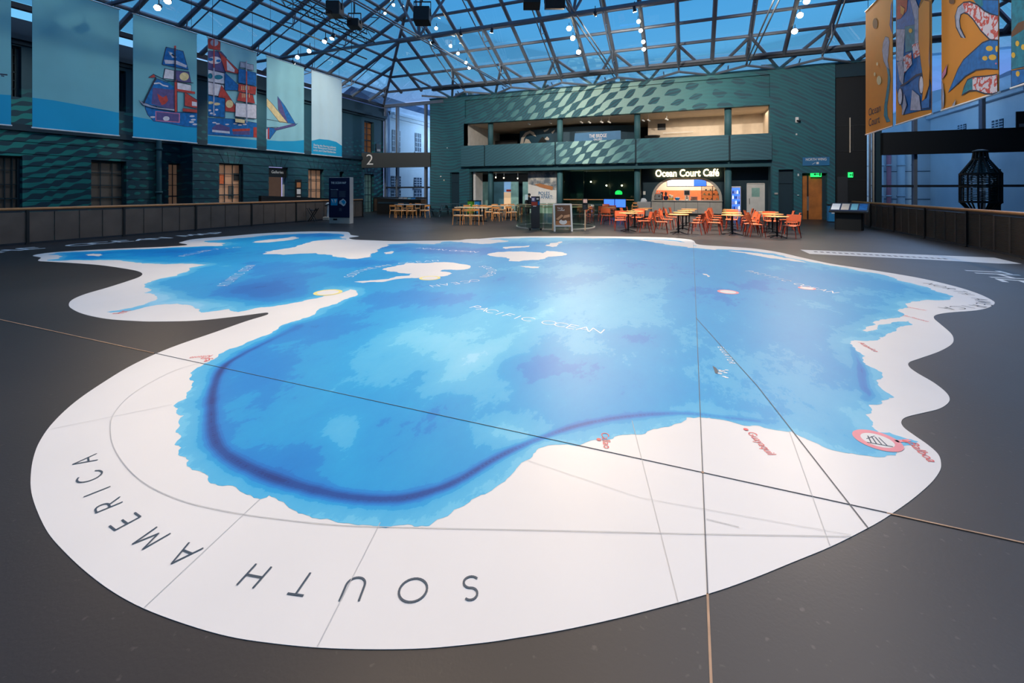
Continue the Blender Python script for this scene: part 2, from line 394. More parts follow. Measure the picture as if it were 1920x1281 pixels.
# ------------------------------------------------------------------ the floor map
def catmull(P, k=5, closed=True):
    n = len(P); o = []
    for i in range(n if closed else n-1):
        p0, p1, p2, p3 = (np.array(P[(i+j-1) % n]) if closed else np.array(P[max(0, min(n-1, i+j-1))]) for j in range(4))
        for s in range(k):
            u = s/k; o.append(tuple(.5*((2*p1)+(-p0+p2)*u+(2*p0-5*p1+4*p2-p3)*u*u+(-p0+3*p1-3*p2+p3)*u**3)))
    return o
def jag(P, amp=.13, mn=.03, seed=3):
    r = random.Random(seed); o = []; n = len(P)
    def rec(a, b, d):
        L_ = math.dist(a, b)
        if d == 0 or L_ < mn: return [a]
        o_ = r.uniform(-amp, amp)*L_; m_ = ((a[0]+b[0])/2-(b[1]-a[1])/L_*o_, (a[1]+b[1])/2+(b[0]-a[0])/L_*o_)
        return rec(a, m_, d-1)+rec(m_, b, d-1)
    for i in range(n): o += rec(P[i], P[(i+1) % n], 5)
    return o
OUT = [(61.7,479.3),(76.7,483.3),(72,489.3),(100,491.3),(140,493.7),(186.7,497.3),(230,503.3),(256.7,508.3),(266.7,513.3),(261.7,519.3),(240,527.3),(200,540),(160,551.7),(136.7,561.7),(129.3,570),(133.3,578.3),(156.7,589.3),(200,598.3),(253.3,602.3),(293.3,603.3),(366.7,601.7),(433.3,595),(485,588.3),(500,586.6),(503,588.5),(497,592),(460,603.3),(410,621),(320,652.5),(250,684),(190,720),(140,755),(100,792.5),(75,827.5),(62.5,860),(57.5,895),(59,925),(70,960),(90,1000),(120,1035),(160,1072.5),(210,1110),(270,1142.5),(350,1172.5),(430,1195),(510,1207.5),(600,1216),(700,1219),(800,1217),(900,1207.5),(960,1199),(1060,1182),(1185,1154),(1327.5,1115),(1410,1086.5),(1485,1056),(1560,1025),(1627.5,991),(1665,969),(1710,937.5),(1745,907),(1761.5,885),(1764.5,870),(1759,852.5),(1740,835),(1715,817.5),(1695,802.5),(1690,791),(1700,782.5),(1730,775),(1760,767.5),(1776.5,757.5),(1780.5,747.5),(1772.5,735),(1750,717.5),(1720,700),(1705,688.5),(1705,680),(1725,672.5),(1760,660),(1782.5,647.5),(1788,637.5),(1782.5,625),(1762.5,607.5),(1751.5,597.5),(1755,591),(1780,586.5),(1830,582.5),(1855,576.5),(1865,569),(1858.7,562.5),(1833,550.6),(1793.4,538),(1734,523.7),(1674.6,513),(1607,502.3),(1556,494.4),(1504,483.3),(1461,473.4),(1417,466.7),(1366,462.8),(1310.4,458.8),(1300.5,451.7),(1286.7,448.5),(1239,445.3),(1160,443.8),(1060,443),(980,443.5),(933,445.3),(900,448),(863,450.7),(797,451.7),(740,452.3),(693,450.7),(663,449.3),(655,446),(673,443.3),(658,440.7),(655,436.7),(643,434.7),(580,434.3),(500,437.3),(433,442.7),(366.7,448.3),(340,453.8),(337,456),(350,458.3),(345,460.5),(300,463.3),(233,466),(150,470),(93.3,474)]
outw = catmull([F2(p) for p in OUT], 5)
SEA = [(1692,840),(1680,855),(1610,854),(1560,845),(1525,830),(1485,810),(1425,800),(1385,796),(1350,787.5),(1310,783),(1287.5,783.5),(1270,795),(1220,807.5),(1160,817.5),(1100,830),(1040,835),(1000,852),(960,890),(915,925),(870,950),(805,987.5),(750,986),(700,987.5),(645,982.5),(600,975),(550,957.5),(522,940),(505,930),(500,934),(487.5,937.5),(450,922.5),(395,907.5),(380,887.5),(350,872.5),(335,850),(340,840),(327,835),(340,820),(329,812),(345,780),(330,775),(325,762),(350,747.5),(355,710),(370,690),(400,675),(430,655),(470,640),(510,625),(555,602),(583,593),(620,573),(653,560),(671.7,551.7),(668,545),(657,542.7),(633,551),(593,560),(533,571.7),(490,576.7),(466.7,581.7),(446.7,585.7),(430,580),(376.7,586.7),(363,576.7),(346.7,571.7),(310,570.7),(280,575),(246.7,583),(206.7,586.7),(200,585.7),(246.7,578),(266.7,572.7),(293.3,563.3),(290,555),(270,550),(283,545),(271.7,535),(283,529),(306.7,521.7),(333,516.7),(353,508),(360,501.7),(386.7,496.7),(366.7,495.3),(300,495),(250,491.7),(213,488.3),(160,488.3),(100,489.3),(86.7,488),(113,485),(117,480.7),(90,478),(110,473.8),(160,471.8),(233,468.3),(300,466),(366.7,462.7),(417,461),(423,457),(393,455),(385,452),(440,447),(500,441.5),(560,438.5),(600,437.2),(635,438.7),(646,442),(640,447),(655,453),(700,455.5),(727,458.3),(767,456),(813,458.3),(833,453.2),(863,452.2),(913,449),(960,447),(1060,446.2),(1160,447),(1230,448.5),(1275,452),(1292,458),(1310,464),(1366,468),(1420,472),(1470,480),(1510,489.5),(1556,498),(1607,507.5),(1674.6,521),(1714,532.8),(1754,546.7),(1787.5,556.6),(1769.7,563.3),(1706.3,568.5),(1683,582.5),(1695,592),(1666.7,598),(1639.6,603),(1641.7,609.6),(1616.7,620),(1625,622.5),(1646,614.8),(1677,604.4),(1704,603),(1711,609.6),(1683,614.8),(1660,630),(1646,638.8),(1602,638.8),(1604,655),(1619,680),(1654,699),(1642.7,713.8),(1662.5,736.7),(1677,746),(1666.7,747),(1654,757.5),(1629,759.6),(1635.4,770),(1623,778),(1634,800),(1648,812),(1668,812),(1695,822),(1722,829),(1716,835)]
seaw = jag([F2(p) for p in SEA], .14, .035)
MAPT = thing('floor_map', 'huge blue and white world ocean map printed on the dark floor', 'floor map', (F2((1000, 600))[0], F2((1000, 600))[1], 0))
mb = MB(); mb.slab([(x, y, .0006) for x, y in outw], (0, 0, .002)); mb.build('land_sheet', 'map_white', MAPT)
# interior vertices, finer near the middle of the near half
S = np.array(seaw)
def inside(P, S):
    x, y = P[:, 0], P[:, 1]; c = np.zeros(len(P), bool); j = len(S)-1
    for i in range(len(S)):
        xi, yi = S[i]; xj, yj = S[j]
        if yi != yj:
            c ^= ((yi > y) != (yj > y)) & (x < (xj-xi)*(y-yi)/(yj-yi)+xi)
        j = i
    return c
def dist(P, S):
    A = S; B = np.roll(S, -1, 0); o = np.full(len(P), 1e9)
    for a, b in zip(A, B):
        d = b-a; L2 = d@d+1e-12; tt = np.clip(((P-a)@d)/L2, 0, 1); q = a+tt[:, None]*d; o = np.minimum(o, np.hypot(*(P-q).T))
    return o
rs = [1.4*1.0135**i for i in range(205)]; gp = []
for i, r_ in enumerate(rs):
    for k in range(150):
        a_ = -1.12+2.24*(k+.5*(i % 2))/150
        gp.append((r_*math.sin(a_-TH), r_*math.cos(a_-TH)))
gp = np.array(gp)
TR1 = [(560,612),(505,640),(455,665),(418,690),(400,730),(396,780),(402,825),(430,858),(500,893),(580,918),(660,934),(740,937),(800,925),(860,902),(930,860),(1000,828),(1080,800),(1160,784),(1240,777),(1300,777),(1370,785),(1430,792)]
TR2 = [(1592,645),(1605,668),(1616,695),(1620,725),(1630,742),(1618,756)]
for TRX, RW in ((TR1, (-.13, -.095, -.07, -.048, -.03, -.015, 0, .015, .03, .048, .07, .095, .13)), (TR2, (-.08, -.05, -.025, 0, .025, .05, .08))):
    C = np.array(catmull([F2(p) for p in TRX], 30, False)); dd = np.hypot(*np.diff(C, axis=0).T); cs = np.concatenate([[0], np.cumsum(dd)]); ss = np.arange(0, cs[-1], .03)
    Q = np.stack([np.interp(ss, cs, C[:, 0]), np.interp(ss, cs, C[:, 1])], 1); T_ = np.gradient(Q, axis=0); T_ /= np.hypot(*T_.T)[:, None]+1e-9; Nn = np.stack([-T_[:, 1], T_[:, 0]], 1)
    md = np.min(np.hypot(gp[:, None, 0]-Q[None, ::2, 0], gp[:, None, 1]-Q[None, ::2, 1]), 1); gp = gp[md > max(RW)+.02]
    gp = np.concatenate([gp]+[Q+Nn*o_+T_*(.015*(i % 2)) for i, o_ in enumerate(RW)])
gp = gp[inside(gp, S)]; ds = dist(gp, S); gp = gp[ds > .02]
vs2 = [Vector(p) for p in seaw]+[Vector(p) for p in gp]
ed = [(i, (i+1) % len(seaw)) for i in range(len(seaw))]
res = delaunay_2d_cdt(vs2, ed, [], 1, 1e-5)
rv = np.array([(p.x, p.y) for p in res[0]])
cen = np.array([rv[list(f)].mean(0) for f in res[2]])
ok = inside(cen, S); faces = [f for f, k in zip(res[2], ok) if k]
# depth value from soft basins, ridges and the coastal shelf
LAND = {}
LAND['antarctica'] = [(716,506),(742.5,499.4),(765,493.8),(797,493.8),(817.5,492),(853,493.4),(877.5,497.5),(881,502),(875.6,505),(834,506),(825,509),(845.6,511.6),(843.8,515.3),(815.6,521),(778,522),(765,522),(738.8,524.7),(716,529.4),(678.8,531),(663.8,529),(705,525.6),(727.5,523.8),(742.5,519),(768.8,517),(772.5,513.4),(750,512.5),(731,509.7)]
LAND['africa'] = [(493,477),(497,473),(533,466.7),(567,459),(585,453),(625,449),(660,449.5),(700,453),(735,456),(727,459),(712,466),(706.7,473),(697,482),(670,486),(637,483),(593,475),(533,478.3)]
LAND['europe'] = [(473,455),(520,448.3),(550,444),(560,447.3),(540,451),(505,455)]
LAND['madagascar'] = [(720,474),(735,471),(738,473.5),(733,476.3),(722,477)]
LAND['asia'] = [(846,453),(870,449.5),(913,448.3),(953,451.7),(930,456),(905,458),(880,456)]
LAND['indonesia'] = [(943,464),(993,460.7),(985,464),(947,467)]
LAND['australia'] = [(913,478),(933,473),(980,471.7),(1018,475),(1025,470.7),(1052,473),(1064,477),(1055,480),(1027,482),(1010,488),(973,490.7),(953,490),(950,483.3)]
LAND['new_zealand'] = [(967,499),(990,499.5),(1013,500.5),(1010,503),(985,502)]
LAND['new_guinea'] = [(1022,461),(1032,456),(1053,453),(1049,459),(1036,463.5)]
LAND['north_isles'] = [(160,477.5),(175,476),(192,478),(186,481),(165,480)]
LAND['island_arc'] = [(1316,513.5),(1325,514.5),(1331,518),(1327,520)]
LAND['east_cape'] = [(1180,448.5),(1240,450),(1285,455),(1300,461),(1350,467),(1342,469),(1290,465),(1250,459),(1215,453)]
LAND['aleutian'] = [(1366,470.5),(1420,475),(1470,484),(1520,494),(1480,489),(1420,480)]
BL = [ # px centre, px semi axes, amount
 ((520,540),(75,26),.22),((460,545),(60,18),.16),((330,472),(130,10),.20),((500,500),(90,12),.12),((560,520),(80,9),.05),((420,500),(50,6),-.10),
 ((300,560),(50,16),-.22),((400,570),(80,10),-.22),((620,545),(50,12),-.18),((700,560),(120,30),.10),((600,620),(110,30),.16),((480,700),(80,60),.16),((560,860),(120,50),.12),
 ((780,770),(110,60),.12),((640,830),(40,60),-.16),((800,640),(110,40),-.22),((1000,660),(160,26),-.10),((960,810),(70,30),-.20),((900,700),(60,60),-.16),((1010,680),(90,34),.20),((1160,720),(120,50),.06),
 ((700,700),(60,40),-.06),((930,600),(90,30),-.14),((1180,560),(140,50),-.12),((1200,635),(60,16),.10),((1300,560),(90,30),.08),((1420,540),(140,30),.08),((1600,555),(120,18),-.08),((1400,700),(120,60),-.06),
 ((1520,760),(100,50),-.04),((640,495),(60,8),.16),((700,492),(60,7),.12),((860,470),(120,7),.18),((800,560),(120,14),.12),((960,520),(90,18),.02),((1060,505),(120,12),-.10),((620,465),(30,4),.1),((600,441),(60,4),.16),((1100,470),(160,8),.0),
 ((1290,459),(40,4),-.1),((1000,450),(120,5),-.28),((1480,500),(160,8),-.06),((740,462),(60,5),.1),((150,482),(60,6),.1),((780,505),(120,22),.02),((1330,470),(100,6),.05),((1250,500),(140,14),.08)]
P = rv; dep = np.full(len(P), .36)
for (cx, cy), (ax, ay), am in BL:
    c = np.array(F2((cx, cy))); e1 = np.array(F2((cx+ax, cy)))-c; e2 = (np.array(F2((cx, cy-ay)))-np.array(F2((cx, cy+ay))))/2
    Mi = np.linalg.inv(np.array([e1, e2]).T); q = (P-c)@Mi.T; dep += am*1.0*np.exp(-(q**2).sum(1)*1.1)
def pdist(px, closed=False):
    C = np.array(catmull([F2(p) for p in px], 6, False)); o = np.full(len(P), 1e9); arg = np.zeros(len(P))
    for i, (a, b) in enumerate(zip(C[:-1], C[1:])):
        d = b-a; tt = np.clip(((P-a)@d)/(d@d+1e-12), 0, 1); q = a+tt[:, None]*d; dd = np.hypot(*(P-q).T); k = dd < o; o[k] = dd[k]; arg[k] = (i+tt[k])/(len(C)-1)
    return o, arg
near = P[:, 1] < 9.5
dc = dist(P, S)
dep += np.where(near, -.20*np.exp(-(dc/.16)**2), -.16*np.exp(-(dc/.25)**2))
d_, s_ = pdist(TR1); wid = .022+.022*np.exp(-((s_-.38)/.22)**2)
dep += .5*np.exp(-(d_/wid)**2)*np.clip(s_*7, .1, 1)*(1-.65*np.clip((s_-.66)*3.4, 0, 1))+.12*np.exp(-(d_/(wid*2.6))**2)
d_, s_ = pdist(TR2); dep += .34*np.exp(-(d_/.04)**2)*np.sin(np.clip(s_, 0, 1)*PI)**.4
d_, s_ = pdist([(780,760),(850,700),(920,655),(1000,605),(1060,560)]); dep -= .10*np.exp(-(d_/.16)**2)
me = bpy.data.meshes.new('ocean'); me.from_pydata([(p[0]-MAPT.location.x, p[1]-MAPT.location.y, .0034) for p in rv], [], faces); me.materials.append(MATS['map_ocean'])
at_ = me.attributes.new('depth', 'FLOAT', 'POINT'); at_.data.foreach_set('value', dep.astype(np.float32)); me.update()
oc = bpy.data.objects.new('ocean', me); link(oc, MAPT)
mb = MB()
for k, (nm, pts) in enumerate(LAND.items()):
    mb = MB(); mb.poly([(x, y, .0042) for x, y in jag([F2(p) for p in pts], .16, .05, k)]); mb.build('island', 'map_white', MAPT)
# floor lettering
ZL = .0052
SA = [('S',(882,1127),(884,1083)),('O',(772,1131),(777,1087)),('U',(655,1128),(672,1085)),('T',(554,1117),(581.5,1077)),('H',(460,1101),(494,1063)),('A',(322,1058.5),(367,1025)),('M',(258.5,1026.7),(306,996.5)),('E',(211,992),(258,967)),('R',(179,958),(226.5,938.5)),('I',(158,933),(206,914)),('C',(146,905),(191,886)),('A',(137,872),(181.5,858))]
mb = MB()
for ch, tp, bs in SA:
    t_, b_ = Vector(F2(tp)), Vector(F2(bs)); h = (t_-b_).length; mb = MB(); letter(mb, ch, b_, t_-b_, h, .0088, ZL, None, 1.05); mb.build('letter', 'map_ink', MAPT)
mb = MB(); text_along(mb, 'NORTH AMERICA', [(1728,531),(1785,545),(1828,562),(1832,571),(1800,574),(1756,577)], .15, .014, ZL); mb.build('lettering', 'seam_dark', MAPT)
mb = MB()
text_along(mb, 'PACIFIC OCEAN', [(878,577),(905,584),(928,590),(957,597),(985,602),(1010,607),(1038,611),(1063,616),(1088,620),(1128,626)], .15, .013, ZL, None, 1.2); mb.build('lettering', 'map_letter', MAPT); mb = MB()
text_along(mb, 'EQUATOR', [(1345,650),(1356,664),(1369,684)], .05, .008, ZL); mb.build('lettering', 'map_letter', MAPT); mb = MB()
text_along(mb, 'ATLANTIC OCEAN', [(426,537),(480,497)], .17, .013, ZL, None, .75); mb.build('lettering', 'map_letter', MAPT); mb = MB()
text_along(mb, 'SOUTHERN OCEAN', [(660,521),(675,511),(700,504),(740,497),(780,492.5),(825,490)], .17, .016, ZL)
text_along(mb, 'SOUTHERN', [(895,500),(909,503),(916,508),(913,514),(898,520)], .16, .014, ZL)
text_along(mb, 'OCEAN', [(893,524),(860,529),(802,536)], .17, .014, ZL); mb.build('lettering', 'map_letter', MAPT); mb = MB()
text_along(mb, 'INDIAN OCEAN', [(776,466),(830,470),(892,474)], .2, .02, ZL); mb.build('lettering', 'map_letter', MAPT); mb = MB()
text_along(mb, 'PACIFIC OCEAN', [(1395,508),(1450,522),(1505,538),(1565,551)], .14, .018, ZL); mb.build('lettering', 'map_letter', MAPT); mb = MB()
text_along(mb, 'ATLANTIC', [(345,481.5),(400,469),(455,464)], .2, .02, ZL)
mb.build('lettering', 'map_letter', MAPT)
mb = MB()
def ptext(s, a, b, h, bold=.0):
    A, B = Vector(F2(a)), Vector(F2(b)); c = (A+B)/2; d = (B-A); ftext(mb, s, (c.x, c.y, ZL), (d.x, d.y, 0), (-d.y, d.x, 0), h, None, bold, fit=d.length)
def ptext2(*a):
    global mb
    mb = MB(); ptext(*a); mb.build('lettering', 'lettering_red', MAPT)
ptext2('Callao', (1133,813), (1139,842), .075); ptext2('Guayaquil', (1407,812), (1447,854), .08); ptext2('Balboa', (1709,831), (1750,868), .085)
ptext2('San', (396,675), (377,672.5), .09); ptext2('Antonio', (398,668), (355,672), .09); ptext2('Acapulco', (1613,643), (1645,661), .08); ptext2('San Francisco', (1695,592), (1741,604), .09); ptext2('Vancouver', (1700,576), (1738,583), .09)
ptext2('Port', (222,589), (236,583), .2)
mb = MB()
for q in ((1123,825.5),(1398.5,806.5),(1697,829),(386,678)):
    p = F2(q); mb.lathe([(.0, 0), (.016, 0), (.016, .0004), (0, .0004)], (p[0], p[1], ZL), 14, None, cap=False)
mb.build('lettering', 'lettering_red', MAPT)
def ring(mb, c, r0, r1, z, n=36, m=None):
    c = F2(c); k = [2*PI*i/n for i in range(n)]
    mb.add([(c[0]+r0*math.cos(a), c[1]+r0*math.sin(a), z) for a in k]+[(c[0]+r1*math.cos(a), c[1]+r1*math.sin(a), z) for a in k], [(i, (i+1) % n, n+(i+1) % n, n+i) for i in range(n)], m)
mb = MB(); ring(mb, (1645,827), .088, .132, ZL, 40, 'ring_pink'); ring(mb, (1645,827), 0.001, .088, ZL, 40, 'map_white')
mb.build('port_marker', None, MAPT)
for q, mm, r in (((615,549),'ring_yellow',.22),((806,522),'ring_yellow',.2),((1365,548),'ring_pink',.16),((1513,541),'ring_pink',.13)):
    mb = MB(); ring(mb, q, r*.75, r, ZL, 28, mm); ring(mb, q, .001, r*.75, ZL, 28, 'map_white'); mb.build('port_marker', None, MAPT)
mb = MB(); c = Vector(F2((1646,828)))
for k in range(4): stroke(mb, [c+Vector((-.05+.028*k, -.05)), c+Vector((-.04+.02*k, .045))], .008, ZL+.0006, 'map_ink')
stroke(mb, [c+Vector((-.07, -.05)), c+Vector((.06, -.05))], .01, ZL+.0008, 'map_ink'); stroke(mb, [c+Vector((-.06, .0)), c+Vector((.0, .06))], .006, ZL+.0008, 'map_ink')
mb.build('ship_drawing', None, MAPT)
mb = MB(); stroke(mb, [Vector(F2((1682,829))), Vector(F2((1704,827)))], .026, ZL, 'ring_pink'); mb.build('marker_stem', None, MAPT)
# little swimmer drawing near the equator line
mb = MB(); k = [F2(p) for p in ((1336,687),(1343,691),(1347,697),(1347,702),(1341,701),(1339,695))]; mb.poly([(x, y, ZL) for x, y in k], 'map_ink')
for i in range(9):
    p = F2((1352+R.uniform(-3, 18), 700+R.uniform(-6, 10))); mb.poly([(p[0]+.02*math.cos(a), p[1]+.012*math.sin(a), ZL+.0002) for a in [PI*j/3 for j in range(6)]], 'map_letter')
mb.build('drawing', None, MAPT)
# sheet seams
mb = MB()
def line(pts, wd, m, z=.0060, k=1):
    W_ = [Vector(F2(p)) for p in pts]
    if k > 1: W_ = [Vector(q) for q in catmull([tuple(q) for q in W_], k, False)]+[W_[-1]]
    stroke(mb, W_, wd, z, m)
line([(410,673),(330,695),(255,735),(215,775),(207,810),(218,850),(260,900),(330,937),(420,960),(520,975),(640,987),(800,992),(1000,996),(1300,1003),(1596,1008)], .004, 'seam', k=5)
line([(270,1142),(487,938)], .003, 'seam'); line([(595,1215),(713,982)], .003, 'seam'); line([(1185,790),(1272,1133)], .003, 'seam'); line([(1480,810),(1556,1025)], .003, 'seam')
line([(95,806),(322,760)], .003, 'seam'); line([(990,865),(1200,935),(1596,1005)], .002, 'seam'); line([(1305,597),(1420,725),(1627,991)], .0065, 'seam_dark'); line([(1325,975),(1385,990)], .004, 'seam')
mb.build('seam', None, MAPT)
# expansion joints in the floor
mb = MB(); XJ = atF(1317.5, 887.5).x; YJ = atF(1317.5, 887.5).y
yj = atF(1327, 1115).y; xa, xb = atF(292, 662).x, atF(1665, 967).x; mb.box(XJ-.0045, XJ+.0045, -2, yj, .0001, .004, 'joint'); mb.box(XJ-.0025, XJ+.0025, yj, 15.3, .0001, .0066, 'seam_dark'); mb.box(XJ-.006, XJ+.006, YJ-.008, YJ+.008, .0001, .0068, 'joint')
mb.box(-18.5, xa, YJ-.0045, YJ+.0045, .0001, .004, 'joint'); mb.box(xb, 7.3, YJ-.0045, YJ+.0045, .0001, .004, 'joint'); mb.box(xa, xb, YJ-.002, YJ+.002, .0001, .0064, 'seam_dark')
mb.build('floor_joint_strip', None, None, label='thin tan metal joint strips crossing the floor and the map', cat='joint strip')
# white title lettering and scale strip on the dark floor
tl = thing('floor_title', 'white title lettering on the dark floor beside the left railing', 'floor lettering', tuple(atF(220, 455)))
pth = [(0,474),(60,467.5),(160,460),(220,454.5),(300,448.5),(360,442.5),(430,436.3)]
for i, ch in enumerate('HE OCEAN MAP'):
    if ch != ' ': mb = MB(); text_along(mb, ' '*i+ch+' '*(11-i), pth, .62, .10, .0012, None, .95); mb.build('letter', 'map_white', tl)
tl = thing('floor_title', 'white title lettering on the dark floor near the right railing', 'floor lettering', tuple(atF(1860, 515)))
for ch, tp, bs in (('T',(1882,511),(1813,507.5)),('H',(1925,520),(1845,516)),('E',(1960,532),(1878,526))):
    t_, b_ = Vector(F2(tp)), Vector(F2(bs)); mb = MB(); letter(mb, ch, b_, t_-b_, (t_-b_).length, .085, .0012); mb.build('letter', 'map_white', tl)
mb = MB(); sp_ = [F2(p) for p in ((1500.4,468.3),(1864.7,483.3),(1916,495),(1872.6,494.4),(1730,486.5),(1518,476.2))]
mb.poly([(x, y, .0012) for x, y in sp_], 'map_white')
for i in range(22):
    p = F2((1530+i*11.5, 472.2+i*.62)); mb.box(p[0]-.05, p[0]+.03, p[1]-.1, p[1]+.06, .0013, .0018, 'seam_dark')
mb.build('floor_scale_strip', None, None, label='long pale scale strip printed on the dark floor right of the map', cat='floor graphic')
# ------------------------------------------------------------------ building shell
def cells(a0, a1, b0, b1, holes):
    bs = sorted({b0, b1}|{h[k] for h in holes for k in (2, 3) if b0 < h[k] < b1}); o = []
    for u, v in zip(bs[:-1], bs[1:]):
        cut = sorted((h[0], h[1]) for h in holes if h[2] <= u+1e-6 and h[3] >= v-1e-6); x = a0
        for p, q in cut:
            if p > x: o.append((x, min(p, a1), u, v))
            x = max(x, q)
        if x < a1: o.append((x, a1, u, v))
    return o
def wallY(mb, x0, x1, z0, z1, y0, y1, holes, m=None):
    for a, b, c, d in cells(x0, x1, z0, z1, holes): mb.box(a, b, y0, y1, c, d, m)
def wallX(mb, y0, y1, z0, z1, x0, x1, holes, m=None):
    for a, b, c, d in cells(y0, y1, z0, z1, holes): mb.box(x0, x1, a, b, c, d, m)
FY = 29.5
def fx(px, Y=FY): return atY(px, 300, Y).x
def fz(px, py, Y=FY): return atY(px, py, Y).z
XL, XR, ZT = fx(806), fx(1566), 8.63
uo = (fx(872), fx(1443), 4.9, 6.62); lo = (fx(880), fx(1448), 0, 3.36)
rc = (fx(871.5), fx(1443.5), 7.08, 8.38); nl = (fx(844), fx(861), 0, 3.0); nr = (fx(1459), fx(1488), 0, 2.85); dr = (fx(1504), fx(1551), 0, 2.62)
mb = MB(); wallY(mb, XL, XR, 0, ZT, FY, FY+.45, [uo, lo, rc, nl, nr, dr])
mb.box(rc[0], rc[1], FY+.18, FY+.45, rc[2], rc[3])
struct('wall_back', mb, 'mural_front')
mb = MB(); mb.box(nl[0], nl[1], FY+.25, FY+.4, 0, 3); mb.box(nr[0], nr[1], FY+.25, FY+.4, 0, 2.85); mb.box(nl[0], nl[1], FY+.2, FY+.25, 2.25, 2.32); mb.box(nr[0], nr[1], FY+.2, FY+.25, 2.05, 2.12)
struct('trim_1', mb, 'teal_dark')
mb = MB(); mb.box(XL-.02, XR+2.4, FY-.06, FY+.5, ZT, ZT+.1); mb.box(lo[0]-.3, lo[1]+.2, FY+.05, FY+.4, 3.04, 3.36); struct('trim_2', mb, 'teal')
# balcony front: panels split at the columns
jn = [863, 908.5, 1041, 1192, 1368, 1449]
bal = thing('balcony', 'long painted balcony front with teal wave mural across the back wall', 'balcony', (-5, FY-.35, 3.41))
for i in range(5):
    mb = MB(); mb.box(fx(jn[i], FY-.35)+.05, fx(jn[i+1], FY-.35)-.05, FY-.35, FY-.2, 3.41, 4.93); mb.build('balcony_panel', 'mural_balcony', bal)
mb = MB(); mb.box(fx(864, FY-.2), fx(1448, FY-.2), FY-.2, FY+.02, 3.45, 4.88); mb.build('balcony_core', 'teal_dark', bal)
# columns
for k, px in enumerate((920, 1050, 1195, 1365)):
    c = thing('round_column', 'round teal column, '+['leftmost', 'second from left', 'beside the cafe front', 'rightmost'][k]+' of the row through the balcony', 'column', (fx(px, FY+.6), FY+.6, 0), group='round columns through the balcony')
    for z0, z1 in ((0, 3.3), (4.9, 6.9)):
        mb = MB(); mb.lathe([(.2, z0), (.2, z1)], (c.location.x, FY+.6, 0), 20); mb.build('shaft', 'teal_soft', c, smooth=True)
# rooms behind: floors and ceilings
mb = MB(); mb.box(XL, XR, FY+.45, 37, 3.1, 3.35); mb.box(XL, XR, FY+.45, 37, 6.66, 6.9); struct('ceiling_rooms', mb, 'cream')
mb = MB(); mb.box(XL, XR, 36.6, 36.9, 0, 8.6); mb.box(XL, XL+.15, FY+.45, 37, 0, 8.6); mb.box(XR-.15, XR, FY+.45, 37, 0, 8.6); struct('wall_rear', mb, 'teal_dark')
# --- upper gallery
GY = 33.0
mb = MB(); mb.box(uo[0]-.1, uo[0], FY, 36, 4.9, 6.66, 'white'); mb.box(fx(1215, GY), fx(1450, GY)+1, GY, GY+.15, 3.4, 6.66, 'cream'); mb.box(fx(1445, FY+.5), fx(1445, FY+.5)+.1, FY+.4, GY, 3.4, 6.66, 'cream')
mb.box(fx(880, GY), fx(905, GY), GY+1, GY+1.1, 3.4, 6.3, 'black'); mb.box(fx(925, 35), fx(970, 35), 35, 35.1, 3.4, 5.9, 'charcoal'); struct('wall_gallery', mb)
mb = MB() # curved dark mural wall with pale whale shapes
mat('mural_navy', (18, 58, 78), .6); cx = fx(1080, GY+1.2)
x0, x1 = fx(968, GY), fx(1192, GY)
n = 14; pts = []
for i in range(n+1):
    t_ = i/n; x = x0+(x1-x0)*t_; pts.append((x, GY-.2+1.0*(2*t_-1)**2, 0))
for a, b in zip(pts[:-1], pts[1:]): mb.add([(a[0], a[1], 3.4), (b[0], b[1], 3.4), (b[0], b[1], 6.45), (a[0], a[1], 6.45)], [(0, 1, 2, 3)], 'mural_navy')
def onw(px, py):
    d = ray(px, py)
    for a, b in zip(pts[:-1], pts[1:]):
        A = (b[0]-a[0], b[1]-a[1]); det = d.x*(-A[1])+A[0]*d.y
        if abs(det) < 1e-9: continue
        Z_ = (a[0]*(-A[1])+A[0]*a[1])/det; s = (d.x*a[1]-d.y*a[0])/det
        if -.01 <= s <= 1.01: return Vector((d.x*Z_, d.y*Z_-.03, CAMH+d.z*Z_))
    return atY(px, py, GY-.05)
for pl in ([(975,272),(978,258),(985,249),(994,245),(1001,248),(1006,257),(1000,254),(994,250),(988,253),(983,260),(981,272)], [(981,272),(986,260),(992,262),(998,271)], [(1019,245),(1025,243),(1031,240),(1027,245),(1021,248)], [(1034,248),(1041,243),(1039,248),(1036,251)], [(1020,262),(1026,256),(1030,260),(1029,263)]):
    mb.poly([onw(*p) for p in pl], 'stone')
mb.poly([onw(*p) for p in [(1008,270),(1013,261),(1018,256),(1023,262),(1026,269)]], 'ink'); mb.build('gallery_mural', None, None, label='curved dark wall painted with pale whale and gulls above the balcony', cat='mural')
s = thing('gallery_sign', 'blue sign reading THE BRIDGE behind the balcony', 'sign', tuple(atY(1121, 268, 31)))
mb = MB(); q = [atY(1078, 250, 31), atY(1164, 244.5, 31), atY(1164, 266, 31), atY(1076, 269, 31)]; mb.slab(q, (0, .06, 0)); mb.build('board', 'sign_blue', s)
mb = MB(); ftext(mb, 'THE BRIDGE', atY(1121, 255, 30.98), (1, 0, .0), (0, 0, 1), .34, None, .012, fit=1.22); ftext(mb, 'GALLERY', atY(1121, 261.5, 30.98), (1, 0, 0), (0, 0, 1), .2, None, .01, fit=.6); mb.build('lettering', 'white', s)
mb = MB(); c = atY(1223, 262, 31.2); mb.lathe([(.12, 0), (.5, .5), (.5, .56), (.46, .56), (.1, .05)], (c.x, 31.2, 4.75), 20); mb.lathe([(.05, 0), (.05, 1.4)], (c.x, 31.2, 3.36), 10)
mb.build('funnel_stand', 'ink', None, label='black funnel shaped stand in the upper gallery', cat='stand')
